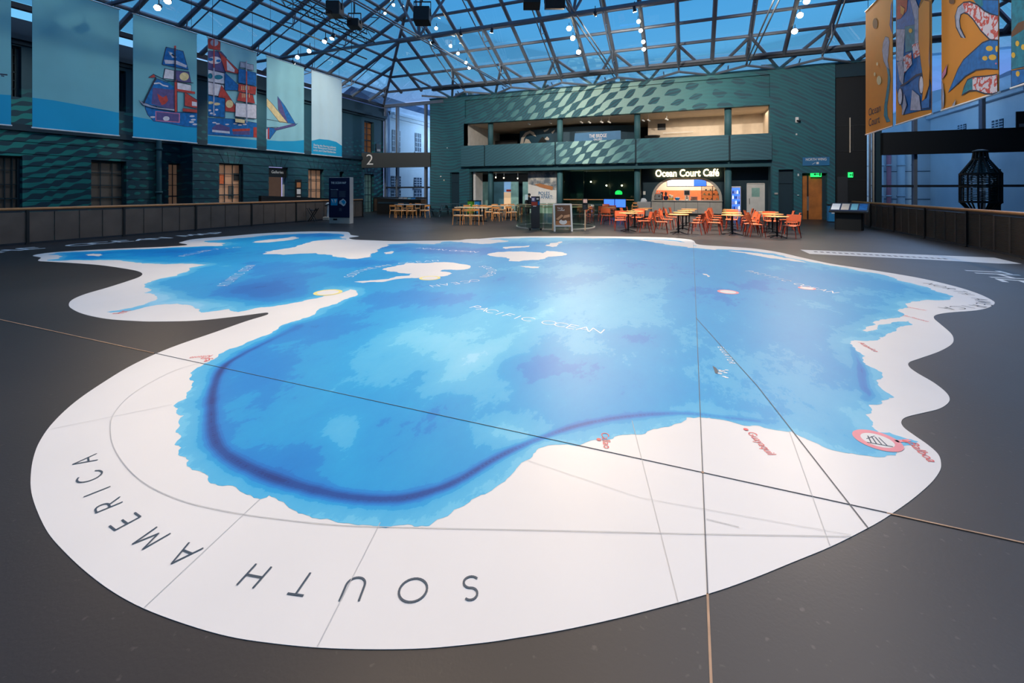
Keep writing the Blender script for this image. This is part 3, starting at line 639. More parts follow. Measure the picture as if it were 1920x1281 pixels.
mb = MB(); mb.box(fx(1233, GY), fx(1248, GY), GY-.05, GY, 5.9, 6.35, 'black'); mb.build('wall_vent', None, None, label='square dark vent grille high on the cream gallery wall', cat='vent')
mb = MB(); mb.box(fx(1243, GY-.4), fx(1300, GY-.4), GY-.4, GY-.3, 5.62, 5.65); mb.box(fx(1313, 32), fx(1345, 32), 32, 32.4, 4.4, 4.95); mb.build('display_case', 'white', None, label='low white display case at the right of the upper gallery', cat='display case')
tr_ = [(992,232.5),(1032,230.5),(1090,229.5),(1105,229.5),(1128,229),(1142,229),(1206,226),(1216,225.5),(1250,224)]
for i, p in enumerate(tr_):
    q = atY(p[0], p[1], 30.9); mb = MB(); mb.tube((q.x, q.y, 6.66), (q.x, q.y, q.z+.03), .02, 'white', 6); mb.tube((q.x-.09, q.y-.02, q.z+.05), (q.x+.09, q.y+.05, q.z-.05), .05, 'white', 10)
    mb.build('track_spotlight', None, None, label='white gallery track spotlight, number %s from the left under the gallery ceiling' % ['one', 'two', 'three', 'four', 'five', 'six', 'seven', 'eight', 'nine'][i], cat='spotlight', group='spotlights under the gallery ceiling')
area_light('gallery_light', (-9, 31.4, 6.5), (0, 0, 0), 8, 1.2, 36); area_light('gallery_light', (1.5, 31.4, 6.5), (0, 0, 0), 6, 1.4, 75, (1, .82, .62))
# --- ground: exhibition entrance at left
EY = 33.5
mb = MB(); mb.box(fx(888, FY+.5), fx(892, FY+.5), FY+.45, 31.2, 0, 3.1, 'white'); mb.box(fx(875, EY), fx(1060, EY), 35.5, 35.6, 2.25, 3.1, 'ink'); mb.box(XL+1, fx(1052, FY+1), FY+.5, 36, 3.0, 3.09, 'ink'); struct('wall_exhibition', mb)
es = [(893,912,'room_wood'),(912,924,'panel_ice'),(924,944,'panel_ice'),(944,960,'panel_ice'),(960,983,'panel_ice'),(986,1000,'pale_green')]
mat('dawn', (120, 160, 200), .5, emit=.4, vs=1.2, var=.3); mat('beige_glow', (226, 190, 150), .5, emit=.35)
for i, (a, b_, mm) in enumerate([(893,904,'room_wood'),(893.5,915,'pale_green'),(916,925,'panel_ice'),(926,945,'panel_ice'),(945,958,'dawn'),(958,972,'pale_green'),(980,992,'pale_green')]):
    Yp = 34.5-.15*i; mb = MB(); mb.box(fx(a, Yp), fx(b_, Yp), Yp, Yp+.08, 0, fz(a, 341, Yp), mm)
    if i == 4:
        p = atY(952, 357, Yp-.01); mb.box(p.x-.12, p.x+.3, Yp-.02, Yp, 1.55, 1.72, 'red'); mb.box(fx(a, Yp), fx(b_, Yp), Yp-.015, Yp, 0, 1.5, 'beige_glow')
    mb.build('exhibition_panel', None, None, label='tall printed exhibition panel in the left entrance, %s' % ['brown and leftmost', 'pale green beside the white post', 'dark grey with porthole', 'grey teal behind the column', 'dawn sky with small red boat', 'pale green right of the boat', 'pale green next to the poster'][i], cat='display panel', group='exhibition panels in the left entrance')
for i, p in enumerate([(896,331),(930,332),(945,333),(971,334)]):
    q = atY(p[0], p[1], 32.5); mb = MB(); mb.tube((q.x, q.y, 3.0), (q.x, q.y, q.z), .02, 'black', 6); mb.tube((q.x, q.y+.1, q.z+.04), (q.x, q.y-.03, q.z-.03), .06, 'black', 10); mb.tube((q.x, q.y-.035, q.z-.033), (q.x, q.y-.045, q.z-.037), .045, 'lamp_soft', 10)
    mb.build('track_spotlight', None, None, label='small lit spotlight under the black ceiling of the left entrance, %s from left' % ['first', 'second', 'third', 'fourth'][i], cat='spotlight', group='spotlights in the left entrance')
area_light('exhibition_light', (-13.2, 32.3, 2.9), (math.radians(25), 0, 0), 5, .4, 30, (.9, .95, 1))
# poster POLES APART
pst = thing('poster', 'tall white poster reading POLES APART with ship and icy sea', 'poster', (fx(1017, 30.6), 30.6, 0))
mb = MB(); px0, px1 = fx(990, 30.6), fx(1044, 30.6); mb.box(px0, px1, 30.6, 30.66, 0, 3.02); mb.build('sheet', 'white', pst)
m, t, b = newmat('poster_sea'); X, Y, Z, g = pos(t); nn = noise(t, g.outputs['Position'], 1.6, 5, .6); t.links.new(mix(t, nn.step(.35, .65), (92, 104, 116), (206, 200, 192)), b.inputs['Base Color']); b.inputs['Roughness'].default_value = .5
mb = MB(); mb.poly([atY(*p, 30.59) for p in [(990,322),(1044,322),(1044,357),(1035,356),(1020,352),(1005,349),(990,345)]], 'poster_sea')
mb.poly([atY(*p, 30.58) for p in [(1002,346),(1012,344),(1024,347),(1037,350),(1036,357),(1024,354),(1012,351)]], 'room_wood'); mb.build('picture', None, pst)
mat('poster_letter', (70, 120, 160), .5)
mb = MB(); ftext(mb, 'POLES', atY(1020, 363, 30.58), (1, 0, 0), (0, 0, 1), .34, None, .015, fit=.85); ftext(mb, 'APART:', atY(1025.5, 370, 30.58), (1, 0, 0), (0, 0, 1), .34, None, .015, fit=.92); mb.build('lettering', 'poster_letter', pst)
# --- glass corridor
gx0, gx1 = fx(1058, FY+.5), fx(1189, FY+.5)
cg = thing('glass_screen', 'tall dark green glass screen between the poster and the cafe', 'glass screen', ((gx0+gx1)/2, FY+.5, 0))
for i in range(3):
    a = gx0+(gx1-gx0)*i/3; b_ = gx0+(gx1-gx0)*(i+1)/3; mb = MB(); mb.box(a+.01, b_-.01, FY+.5, FY+.52, .02, 3.03); mb.build('pane', 'clear_glass', cg)
mb = MB(); mb.box(gx0, gx1, FY+.46, FY+.56, 0, .04, 'steel'); [mb.box(x-.02, x+.02, FY+.47, FY+.55, 2.9, 3.0, 'chrome') for x in (gx0+(gx1-gx0)/3, gx0+(gx1-gx0)*2/3)]; mb.build('fixing', None, cg)
mb = MB(); mb.box(gx0-.5, gx1+.3, 34.4, 34.5, 0, 3.1, 'deep_green'); mb.box(fx(1060, 33), fx(1094, 33), 33, 33.2, 0, 3.1, 'deep_green'); mb.box(gx0-.45, gx0-.35, FY+1, 34.5, 0, 3.1, 'deep_green'); mb.box(gx1+.25, gx1+.35, FY+1, 34.5, 0, 3.1, 'deep_green'); struct('wall_corridor', mb)
mb = MB(); mb.tube((gx0, FY+.35, 1.02), (gx1, FY+.35, 1.02), .03, 'oak_rail'); mb.build('handrail', None, None, label='thin wooden handrail across the dark glass screen', cat='handrail')
mb = MB(); mb.lathe([(.22, 0), (.26, .05), (.24, .2), (.1, .3)], (fx(1160, 32), 32, 1.35), 18, 'exit_green'); mb.tube((fx(1160, 32), 32, 1.6), (fx(1160, 32), 32, 3.1), .01, 'black', 6); mb.build('pendant_lamp', None, None, label='small green glowing lamp behind the dark glass screen', cat='lamp')
for i, (px, py) in enumerate(((1108,341),(1137,348),(1166,348))):
    q = atY(px, py, 33.8); mb = MB(); mb.ball((q.x, q.y, q.z), .06, 'lamp_soft', 8); mb.tube((q.x, q.y, q.z+.05), (q.x, q.y, 3.1), .01, 'black', 6); mb.build('bulb_lamp', None, None, label='small bright lamp behind the dark glass screen, '+['left and highest', 'middle', 'right beside the column'][i], cat='lamp', group='lamps behind the dark glass')
for px, e in ((1066, 26), (1087, 40), (1113, 12)):
    lamp_light('wall_washer', (fx(px, 32.8), 32.72, .35), (fx(px, 33), 33.0 if px < 1095 else 34.4, 3.2), e, 32, (.65, 1, .8), .5, .02)
for i, px in enumerate((1143, 1164)):
    mb = MB(); q = atY(px, 390, 28.2); mb.box(q.x-.38, q.x+.32, 28.2, 28.26, .55, 1.12, 'black'); mb.box(q.x-.35, q.x+.29, 28.19, 28.2, .6, 1.09, 'screen_blue'); mb.box(q.x-.05, q.x+.05, 28.24, 28.3, 0, .6, 'black'); mb.box(q.x-.25, q.x+.25, 28.1, 28.4, 0, .03, 'black')
    mb.build('blue_screen', None, None, label='glowing blue screen on a low stand, %s of two beside the glass screen' % ['left', 'right'][i], cat='screen', group='two blue screens')
# --- cafe front
CY = 31.4
ax0, ax1 = fx(1222, CY), fx(1354, CY); zt = fz(1288, 333.5, CY); zc = 1.0; cx0, cx1 = fx(1196, CY), fx(1362, CY)
cafe = thing('cafe_kiosk', 'dark cafe front with arched serving opening and glowing name', 'cafe kiosk', ((ax0+ax1)/2, CY, 0))
def arch(x0, x1, z0, z1, r, n=10):
    r = min(r, (x1-x0)/2, z1-z0); P_ = [(x1, z0)]
    P_ += [(x1-r+r*math.cos(PI/2*i/n), z1-r+r*math.sin(PI/2*i/n)) for i in range(n+1)]+[(x0+r-r*math.sin(PI/2*i/n), z1-r+r*math.cos(PI/2*i/n)) for i in range(n+1)]+[(x0, z0)]
    return P_
inner = arch(ax0+.16, ax1-.16, zc, zt-.12, 1.25); outer = arch(ax0, ax1, zc-.05, zt, 1.38)
mb = MB(); fr = [(cx0, zc-.05), (cx0, 3.1), (cx1, 3.1), (cx1, zc-.05)]
n = len(outer); # front wall around the arch as quads toward the border
brd = []
for x, z in outer:
    dx, dz = x-(ax0+ax1)/2, z-1.2; s_ = min((( (cx1 if dx > 0 else cx0)-(ax0+ax1)/2)/dx if abs(dx) > 1e-6 else 1e9), ((3.1-1.2)/dz if dz > 0 else 1e9)); brd.append((((ax0+ax1)/2+dx*s_), 1.2+dz*s_))
brd[0] = (cx1, zc-.05); brd[-1] = (cx0, zc-.05)
k1 = 1+10//2; 
for i in range(n-1):
    a, b_, c_, d_ = outer[i], outer[i+1], brd[i+1], brd[i]; poly = [a, b_, c_, d_]
    if abs(c_[0]-d_[0]) > 1e-4 and abs(c_[1]-d_[1]) > 1e-4: poly = [a, b_, c_, ((cx1 if a[0] > (ax0+ax1)/2 else cx0), 3.1), d_]
    mb.slab([(x, CY, z) for x, z in poly], (0, .25, 0))
mb.box(cx0, ax0, CY, CY+.25, 0, zc-.05); mb.box(ax1, cx1, CY, CY+.25, 0, zc-.05); mb.build('front_wall', 'teal_dark', cafe)
mb = MB()
for i in range(n-1): mb.slab([(x, CY-.06, z) for x, z in (outer[i], outer[i+1], inner[i+1], inner[i])], (0, .38, 0))
mb.build('arch_frame', 'stone', cafe)
mb = MB(); mb.box(ax0-.02, ax1+.02, CY-.15, CY+.5, .93, 1.0, 'stone'); mb.build('counter_top', None, cafe)
mb = MB(); mb.box(ax0, ax1, CY-.05, CY+.3, .14, .93, 'stone'); mb.box(ax0+.05, ax1-.05, CY, CY+.2, 0, .14, 'ink')
for i in range(1, 6): x = ax0+(ax1-ax0)*i/6; mb.box(x-.008, x+.008, CY-.054, CY-.05, .16, .92, 'charcoal')
mb.build('counter_front', None, cafe)
mb = MB(); c = atY(1287, 325, CY-.16); ftext(mb, 'Ocean Court Café', (c.x, CY-.12, c.z), (1, 0, 0), (0, 0, 1), .66, None, .022, fit=fx(1347, CY)-fx(1228, CY)); k = MB(); k.add([p+Vector((0, -.0, 0)) for p in mb.v], mb.f, 'sign_glow'); k.add([p+Vector((0, .06, 0)) for p in mb.v], mb.f, 'sign_glow'); k.build('lettering', None, cafe)
mb = MB(); mb.box(cx0, cx1, CY-.25, CY, 3.1, 3.13, 'stone'); mb.box(cx0-.05, cx0+.05, CY-.3, CY, 0, 3.1, 'teal_soft'); mb.box(cx1-.05, cx1+.05, CY-.3, CY, 0, 3.1, 'teal_soft'); mb.build('canopy_edge', None, cafe)
mb = MB(); p = atY(1208, 362, CY-.02); mb.box(p.x-.08, p.x+.08, CY-.03, CY, p.z-.12, p.z+.12, 'white'); mb.build('notice', None, cafe)
BY = 33.9
mb = MB(); mb.box(ax0-1, ax1+1, BY, BY+.1, 1.65, 3.1, 'pink_wall'); mb.box(ax0-1, ax1+1, BY-.02, BY+.1, 0, 1.65, 'brick_orange'); mb.box(ax0-.6, ax0-.5, CY+.2, BY, 0, 3.1, 'pink_wall'); mb.box(ax1+.5, ax1+.6, CY+.2, BY, 0, 3.1, 'pink_wall'); mb.box(ax0-.6, ax1+.6, BY-.5, BY, 0, .95, 'stone'); struct('wall_cafe', mb)
area_light('cafe_light', ((ax0+ax1)/2, 32.6, 3.0), (0, 0, 0), 3.6, 1.0, 150, (1, .86, .7))
ms = thing('menu_screen', 'bright white menu screens hanging inside the cafe arch', 'screen', ((ax0+ax1)/2, 32.3, 2.2))
a, b_ = atY(1251, 349, 32.3), atY(1324, 333.5, 32.3)
mb = MB(); mb.box(a.x-.03, b_.x+.03, 32.31, 32.4, a.z-.04, b_.z+.03, 'black'); mb.build('case', None, ms)
mb = MB(); w_ = (b_.x-a.x); mb.box(a.x, a.x+w_*.49, 32.3, 32.31, a.z, b_.z, 'screen_white'); mb.build('display', None, ms); mb = MB(); mb.box(a.x+w_*.5, a.x+w_*.69, 32.3, 32.31, a.z, b_.z, 'screen_white'); mb.box(a.x+w_*.69, b_.x, 32.3, 32.31, a.z, b_.z, 'screen_blue'); mb.build('display', None, ms)
mb = MB(); [mb.tube((x, 32.35, b_.z), (x, 32.35, 3.1), .02, 'black', 6) for x in (a.x+.5, b_.x-.5)]; mb.build('hanger', None, ms)
def small(name, label, cat, px, Y, z0, fn, group=None):
    t_ = thing(name, label, cat, (fx(px, Y), Y, z0), group=group); fn(t_); return t_
def part(t_, nm, fn, m=None, smooth=False):
    mb = MB(); fn(mb); return mb.build(nm, m, t_, world=False, smooth=smooth)
def coffee(t_):
    part(t_, 'body', lambda b: b.bevbox(-.32, .32, -.22, .22, .04, .42, .03), 'chrome'); part(t_, 'cup_rack', lambda b: b.box(-.34, .34, -.22, .2, .46, .49), 'chrome'); part(t_, 'drip_tray', lambda b: b.box(-.3, .3, -.34, -.2, 0, .06), 'black')
    for x in (-.15, .15): part(t_, 'group_head', lambda b: (b.tube((x, -.25, .3), (x, -.25, .22), .04), b.tube((x, -.28, .22), (x, -.42, .2), .015)), 'black')
    for i in range(4): part(t_, 'cup', lambda b: b.lathe([(.03, 0), (.04, .09)], (-.24+.16*i, 0, .49), 10), 'white')
small('coffee_machine', 'steel coffee machine with cups on top at left of the cafe counter', 'coffee machine', 1232, 31.85, 1.0, coffee)
def grinder(t_):
    part(t_, 'base', lambda b: b.bevbox(-.08, .08, -.1, .1, 0, .3, .02), 'black'); part(t_, 'hopper', lambda b: b.lathe([(.05, .3), (.1, .5), (.1, .53)], (0, 0, 0), 12), 'ink')
small('coffee_grinder', 'black coffee grinder beside the steel coffee machine', 'grinder', 1241, 31.8, 1.0, grinder)
def bottle_rack(t_):
    part(t_, 'pot', lambda b: b.lathe([(.1, 0), (.16, .12), (.15, .26)], (0, 0, 0), 16), 'navy'); part(t_, 'leaf_tuft', lambda b: [b.tube((0, 0, .2), (.1*math.cos(k), .08*math.sin(k), .5+.05*(k % 3)), .03, None, 6, .005) for k in range(9)], 'charcoal')
small('plant_pot', 'dark leafy plant in a navy pot on the cafe counter', 'plant', 1248.5, 31.7, 1.0, bottle_rack)
def basket(t_):
    part(t_, 'basket', lambda b: b.lathe([(.14, 0), (.2, .14), (.18, .14), (.12, .02)], (0, 0, 0), 16), 'yellow'); part(t_, 'snack_pile', lambda b: [b.ball((.1*math.cos(k*1.3), .08*math.sin(k*1.3), .16+.05*(k % 4)), .06, None, 5) for k in range(12)], 'cream')
small('snack_basket', 'yellow basket heaped with cream snacks on the cafe counter', 'basket', 1258, 31.7, 1.0, basket)
def bowl(t_): part(t_, 'bowl', lambda b: b.lathe([(.1, 0), (.2, .14), (.19, .15), (.09, .03)], (0, 0, 0), 18), 'blue_bin'); part(t_, 'napkin', lambda b: b.box(-.1, .12, -.1, .1, .1, .2), 'white')
small('blue_bowl', 'blue bowl with white napkins left of the cafe till', 'bowl', 1270, 31.7, 1.0, bowl)
def till(t_):
    part(t_, 'stand', lambda b: b.lathe([(.1, 0), (.03, .05), (.03, .3)], (0, 0, 0), 12), 'chrome'); part(t_, 'display', lambda b: b.box(-.15, .15, -.05, -.02, .36, .62), 'black'); part(t_, 'back_panel', lambda b: b.box(-.19, .19, -.02, .03, .3, .68), 'stone'); part(t_, 'receipt_printer', lambda b: b.bevbox(-.14, .14, .06, .3, 0, .26, .02), 'cream')
small('cash_till', 'cafe till with small dark screen at the middle of the counter', 'till', 1288, 31.65, 1.0, till)
def trays(t_):
    for i in range(5): part(t_, 'tray', lambda b: b.lathe([(.2, 0), (.24, .04), (.23, .04)], (0, 0, .05*i), 14), 'chrome')
small('tray_stack', 'stack of silver trays right of the cafe till', 'trays', 1301, 31.8, 1.0, trays)
def cab(t_):
    part(t_, 'frame', lambda b: (b.box(-.95, .95, -.2, .25, 1.16, 1.2), b.box(-.95, -.91, -.2, .25, 0, 1.16), b.box(.91, .95, -.2, .25, 0, 1.16), b.box(-.02, .02, -.2, .25, 0, 1.16)), 'black')
    for i in (.02, .42, .78): part(t_, 'shelf', lambda b: b.box(-.91, .91, -.18, .24, i, i+.03), 'chrome')
    for i in range(14):
        x = -.8+.125*i+(.04 if i > 6 else 0); z = (.05, .45, .81)[i % 3]; part(t_, 'pastry', lambda b: b.ball((x, 0, z+.07), .08, None, 6, (1, 1, .8)), ['tan', 'cream', 'charcoal', 'brick_orange'][i % 4], True)
    part(t_, 'front_glass', lambda b: b.box(-.9, .9, -.2, -.19, .05, 1.15), 'clear_glass')
small('pastry_cabinet', 'dark framed glass cabinet of pastries at right of the cafe counter', 'display cabinet', 1336, 31.9, 1.0, cab).scale = (.72, .8, .78)
# --- right of the cafe: dark wall, white door, drinks fridge
mb = MB(); wallY(mb, cx1, lo[1]+.3, 0, 3.1, 31.2, 31.4, [(fx(1400, 31.2), fx(1434, 31.2), 0, 2.08)]); struct('wall_service', mb, 'teal_dark')
mb = MB(); mb.box(fx(1443, FY+.4), fx(1458, FY+.4), FY+.02, FY+.9, 0, 3.04); struct('trim_3', mb, 'teal')
def door(t_, w_, h, m1, wnd=True):
    part(t_, 'leaf', lambda b: b.box(-w_/2, w_/2, 0, .05, 0.01, h), m1)
d = bpy.data.objects.new('door_1', None); link(d); dx0, dx1 = fx(1401, 31.2), fx(1433, 31.2); d.location = ((dx0+dx1)/2, 31.22, 0); d['kind'] = 'structure'; TF[d.name] = Matrix.Translation(d.location)
mb = MB(); mb.box(dx0+.02, dx1-.02, 31.22, 31.27, .01, 2.05, 'white'); mb.build('door_leaf', None, d); mb = MB(); mb.box(dx0+.25, dx1-.25, 31.2, 31.22, 1.25, 1.8, 'pale_green'); mb.build('vision_panel', None, d)
mb = MB(); mb.tube((dx0+.12, 31.17, .8), (dx0+.12, 31.17, 1.15), .02, 'chrome'); mb.build('door_handle', None, d)
mb = MB(); mb.box(dx0-.03, dx0+.02, 31.18, 31.3, 0, 2.08, 'white'); mb.box(dx1-.02, dx1+.03, 31.18, 31.3, 0, 2.08, 'white'); mb.box(dx0, dx1, 31.18, 31.3, 2.05, 2.1, 'white'); mb.build('door_frame', None, d)
def fridge(t_):
    part(t_, 'case', lambda b: b.bevbox(-.27, .27, 0, .5, 0, 1.9, .02), 'white'); part(t_, 'interior', lambda b: b.box(-.22, .22, -.02, 0, .12, 1.8), 'screen_blue')
    for i in range(5):
        part(t_, 'shelf', lambda b: b.box(-.22, .22, -.05, -.01, .15+.32*i, .17+.32*i), 'white')
        for k in range(5): part(t_, 'bottle', lambda b: b.lathe([(.03, 0), (.03, .13), (.012, .18), (.012, .2)], (-.17+.085*k, -.04, .17+.32*i), 8), ['white', 'screen_white', 'blue_bin', 'ink', 'white'][(i*2+k) % 5])
small('drinks_fridge', 'narrow lit drinks fridge with bottles between the cafe and the white door', 'fridge', 1380, 30.6, 0, fridge)
# --- north wing doorway
d = bpy.data.objects.new('door_2', None); link(d); d.location = ((dr[0]+dr[1])/2, FY+.3, 0); d['kind'] = 'structure'; TF[d.name] = Matrix.Translation(d.location)
mid = dr[0]+(dr[1]-dr[0])*.27
for a, b_ in ((dr[0], mid-.03), (mid+.05, dr[1]-.18)): mb = MB(); mb.box(a, b_, FY+.3, FY+.36, 0, 2.5); mb.build('door_leaf', 'door_wood', d)
mb = MB(); mb.box(mid-.03, mid+.05, FY+.32, FY+.35, 0, 2.5, 'black'); mb.box(mid-.035, mid+.055, FY+.27, FY+.3, .5, 1.3, 'chrome'); mb.build('door_pull', None, d)
mb = MB(); mb.box(dr[1]-.18, dr[1], FY+.3, FY+.4, 0, 2.62, 'teal_dark'); mb.box(dr[0], dr[1], FY+.3, FY+.4, 2.5, 2.62, 'ink'); mb.build('door_frame', None, d)
s = thing('direction_sign', 'blue sign reading NORTH WING above the wooden doors', 'sign', tuple(atY(1530, 311, FY-.05)))
a, b_ = atY(1505, 311, FY-.05), atY(1555.5, 294, FY-.05); mb = MB(); mb.box(a.x, b_.x, FY-.05, FY, a.z, b_.z); mb.build('board', 'sign_blue', s)
mb = MB(); ftext(mb, 'NORTH WING', ((a.x+b_.x)/2, FY-.055, a.z+.34), (1, 0, 0), (0, 0, 1), .2, None, .01, fit=.98); cxs = (a.x+b_.x)/2
for i in range(3): mb.box(cxs-.18+.05*i, cxs-.13+.05*i, FY-.056, FY-.052, a.z+.08+.035*i, a.z+.1+.035*i)
mb.box(cxs+.02, cxs+.13, FY-.056, FY-.052, a.z+.08, a.z+.2); mb.build('lettering', 'white', s)
def exitsign(px, py, Y, lab, w_=.26):
    p = atY(px, py, Y); t_ = thing('exit_sign', lab, 'exit sign', (p.x, Y, p.z)); part(t_, 'box', lambda b: b.box(-w_, w_, 0, .06, -.14, .14), 'exit_green')
    part(t_, 'symbol', lambda b: (b.box(-w_*.1, w_*.55, -.006, 0, -.02, .02), b.poly([(-w_*.1, -.005, .07), (-w_*.1, -.005, -.07), (-w_*.5, -.005, 0)]), b.box(w_*.6, w_*.85, -.006, 0, -.09, .09)), 'deep_green'); part(t_, 'rod', lambda b: b.tube((0, .03, .14), (0, .03, .24), .015), 'black')
exitsign(1530, 327, FY+.1, 'green lit exit sign over the wooden double doors'); exitsign(1595, 328, FY+.11, 'small green lit exit sign on the dark wall by the right railing', .11)
for nm, lab, px, py, w_, h_, m_ in (('security_camera', 'white security camera on the teal wall right of the balcony', 1494, 225, .16, .3, 'white'), ('wall_sensor', 'small white sensor below the security camera', 1493, 252, .07, .09, 'white'), ('wall_sensor', 'white sensor box left of the wooden doors', 1496.5, 328, .07, .14, 'white'), ('wall_switch', 'white switch plate left of the wooden doors', 1496, 366, .09, .05, 'white'), ('door_plate', 'pale plate beside the white door', 1455, 363, .18, .1, 'stone'), ('wall_sensor', 'small white sensor high on the left of the back wall', 839, 277.5, .07, .06, 'white'), ('wall_sensor', 'round white sensor low on the left of the back wall', 827, 331, .08, .08, 'white'), ('wall_sensor', 'cream sensor low on the left of the back wall', 833, 338, .08, .1, 'cream')):
    p = atY(px, py, FY); mb = MB(); mb.bevbox(p.x-w_/2, p.x+w_/2, FY-.08, FY, p.z-h_/2, p.z+h_/2, .015, m_)
    if nm == 'security_camera': mb.tube((p.x, FY-.08, p.z-.05), (p.x+.12, FY-.22, p.z-.12), .05, 'black', 10)
    mb.build(nm, None, None, label=lab, cat='camera' if 'camera' in nm else 'sensor')
# --- dark wall at right of the facade
DX0, DX1 = fx(1568), fx(1628)
mb = MB(); mb.box(DX0-.1, DX1, FY-.1+.3, FY+.4, 0, 7.9, 'ink'); [mb.box(DX0, DX1, FY+.17, FY+.2, z, z+.025, 'charcoal') for z in (3.8, 2.2, 5.2)]; mb.box(DX0+.8, DX0+.825, FY+.17, FY+.2, 3.8, 5.2, 'charcoal'); mb.box(DX0-.2, DX1+.3, FY+.1, FY+.5, 7.9, ZT, 'teal_dark')
mb.box(fx(1571), fx(1591), FY+.12, FY+.2, 0, 2.4, 'room_wood' if 0 else 'charcoal'); struct('wall_right_recess', mb)
lm = MB(); p = atY(1593.5, 235, FY+.15); lm.box(p.x-.02, p.x+.02, FY+.1, FY+.18, fz(1593, 286), fz(1593, 220), 'cream'); lm.build('wall_strip', None, None, label='thin pale vertical strip on the dark wall right of the mural', cat='strip')
for i, (px, r_, mm) in enumerate(((1631, .05, 'steel'), (1638, .045, 'stone'))):
    mb = MB(); mb.lathe([(r_, 0), (r_, 8.4)], (fx(px, FY-.3), FY-.3, 0), 12, mm); mb.build('service_pipe', None, None, smooth=True, label=['grey', 'pale'][i]+' vertical service pipe beside the right glazed bay', cat='pipe')
mb = MB(); mb.box(fx(1640), fx(1652), FY-.1, FY+.4, DZ, 8.5, 'teal_dark'); struct('trim_4', mb)
# --- glazed end walls, with bridge fascias
def glazed(name, X0, X1, mull, trans, z0, z1):
    r = bpy.data.objects.new(name, None); link(r); r['kind'] = 'structure'; r.location = ((X0+X1)/2, FY+.2, 0); TF[r.name] = Matrix.Translation(r.location)
    mb = MB(); mb.box(X0, X1, FY+.2, FY+.22, z0, z1, 'wall_glass'); mb.build('glass', None, r)
    for x in mull: mb = MB(); mb.box(x-.07, x+.07, FY+.05, FY+.35, z0, z1, 'steel'); mb.build('mullion', None, r)
    for z in trans: mb = MB(); mb.box(X0, X1, FY+.1, FY+.3, z-.06, z+.06, 'steel_dark'); mb.build('transom', None, r)
glazed('window_1', -23.1, XL, [fx(742.5), fx(796), -23.0], [fz(760, 351.5), 8.4], DZ, 8.45)
glazed('window_2', fx(1652), 16, [fx(1718), fx(1846), fx(1876)+1.2], [fz(1700, 349)], DZ, 8.8)
mb = MB(); mb.slab([(-23.08, 26.9, 3.35), (XL+.1, FY-.1, 3.45), (XL+.1, FY+.1, 3.45), (-23.08, 27.3, 3.35)], (0, 0, 1.12)); mb.build('bridge_fascia', 'bridge_dark', None, label='dark bridge fascia with large number two at the left corner', cat='bridge')
mb = MB(); d_ = (Vector((XL+.1, FY-.1, 0))-Vector((-23.1, 26.9, 0))).normalized(); ctr = Vector((-23.1, 26.9, 3.93))+d_*.62+Vector((d_.y, -d_.x, 0))*.02
ftext(mb, '2', ctr, d_, (0, 0, 1), 1.15, None, -.005); mb.build('level_number', 'white', None, label='large pale number 2 on the dark bridge fascia', cat='number')
mb = MB(); mb.box(fx(1652, FY-.2), 15.58, FY-.5, FY-.1, fz(1652, 291, FY-.2), fz(1652, 250, FY-.2)); mb.build('bridge_fascia', 'ink', None, label='long black bridge fascia across the right glazed wall', cat='bridge')
mb = MB(); p = atY(1912, 228, FY-.4); mb.box(p.x-.2, p.x+1, FY-.55, FY-.5, fz(1905, 241, FY-.4), fz(1905, 210, FY-.4), 'ink'); mb.box(p.x-.1, p.x+.9, FY-.56, FY-.55, fz(1905, 239, FY-.4), fz(1905, 233, FY-.4), 'steel'); mb.build('level_sign', None, None, label='dark sign on the right bridge at the frame edge', cat='sign')
# ------------------------------------------------------------------ left building
def yL(px, X): return atX(px, 300, X).y
def zL(px, py, X): return atX(px, py, X).z
XA, XB = -24.0, -23.1; YB = yL(361, XB)
holesA = [(-9, -8, -9, -8)]; holesB = []
def hole(lst, x0, x1, ytop, ybot, X):
    a, b_ = yL(x0, X), yL(x1, X); c = (a+b_)/2; xm = (x0+x1)/2; h = (a, b_, zL(x1, ybot, X) if ybot else -.3, zL(x1, ytop, X)); lst.append(h); return h
WA = [hole(holesA, -14, 42, 293, None, XA), hole(holesA, 171, 237, 303, None, XA), hole(holesA, 22, 40, 88, 183, XA), hole(holesA, 222, 236, 134, 210, XA), hole(holesA, 316, 341.5, 307, None, XA)]
holesA = holesA[1:]
WB = [hole(holesB, 411, 456, 308, None, XB), hole(holesB, 504, 540, 314, None, XB), hole(holesB, 578, 607, 318, None, XB), hole(holesB, 637, 645, 322, None, XB), hole(holesB, 683, 701, 327, None, XB), hole(holesB, 683, 701, 230, 287, XB)]
mb = MB(); wallX(mb, -9, YB, DZ, 8.0, XA-.4, XA-.05, holesA); wallX(mb, YB, FY, DZ, 8.0, XB-.5, XB-.05, holesB); mb.box(XA-.4, XB-.06, YB-.02, YB+.1, DZ, 8.0)
def courses(y0, y1, X, holes, x1):
    z = -.6
    while z < 3.9:
        zz = min(z+.46, 3.95)
        for a, b_, c_, d_ in cells(y0, y1, z, zz, holes):
            if b_-a > .03: mb.box(X-.05, x1, a, b_, c_, d_-.025 if abs(d_-zz) < 1e-6 else d_)
        z += .46
courses(-9, YB, XA, holesA, XA); courses(YB, FY, XB, holesB, XB)
wallX(mb, -9, YB, 4.2, 8.0, XA-.06, XA, holesA); wallX(mb, YB, FY, 4.2, 8.0, XB-.06, XB, holesB)
struct('wall_left', mb, 'mural_left')
mb = MB()
for (y0, y1, X) in ((-9, YB, XA), (YB-.3, FY, XB)):
    mb.box(X-.05, X+.1, y0, y1, 3.95, 4.2); mb.box(X-.05, X+.12, y0, y1, 7.25, 7.4); mb.box(X-.05, X+.32, y0, y1, 7.4, 7.6); mb.box(X-.3, X+.05, y0, y1, 7.6, 8.25)
struct('trim_5', mb, 'teal_dark')
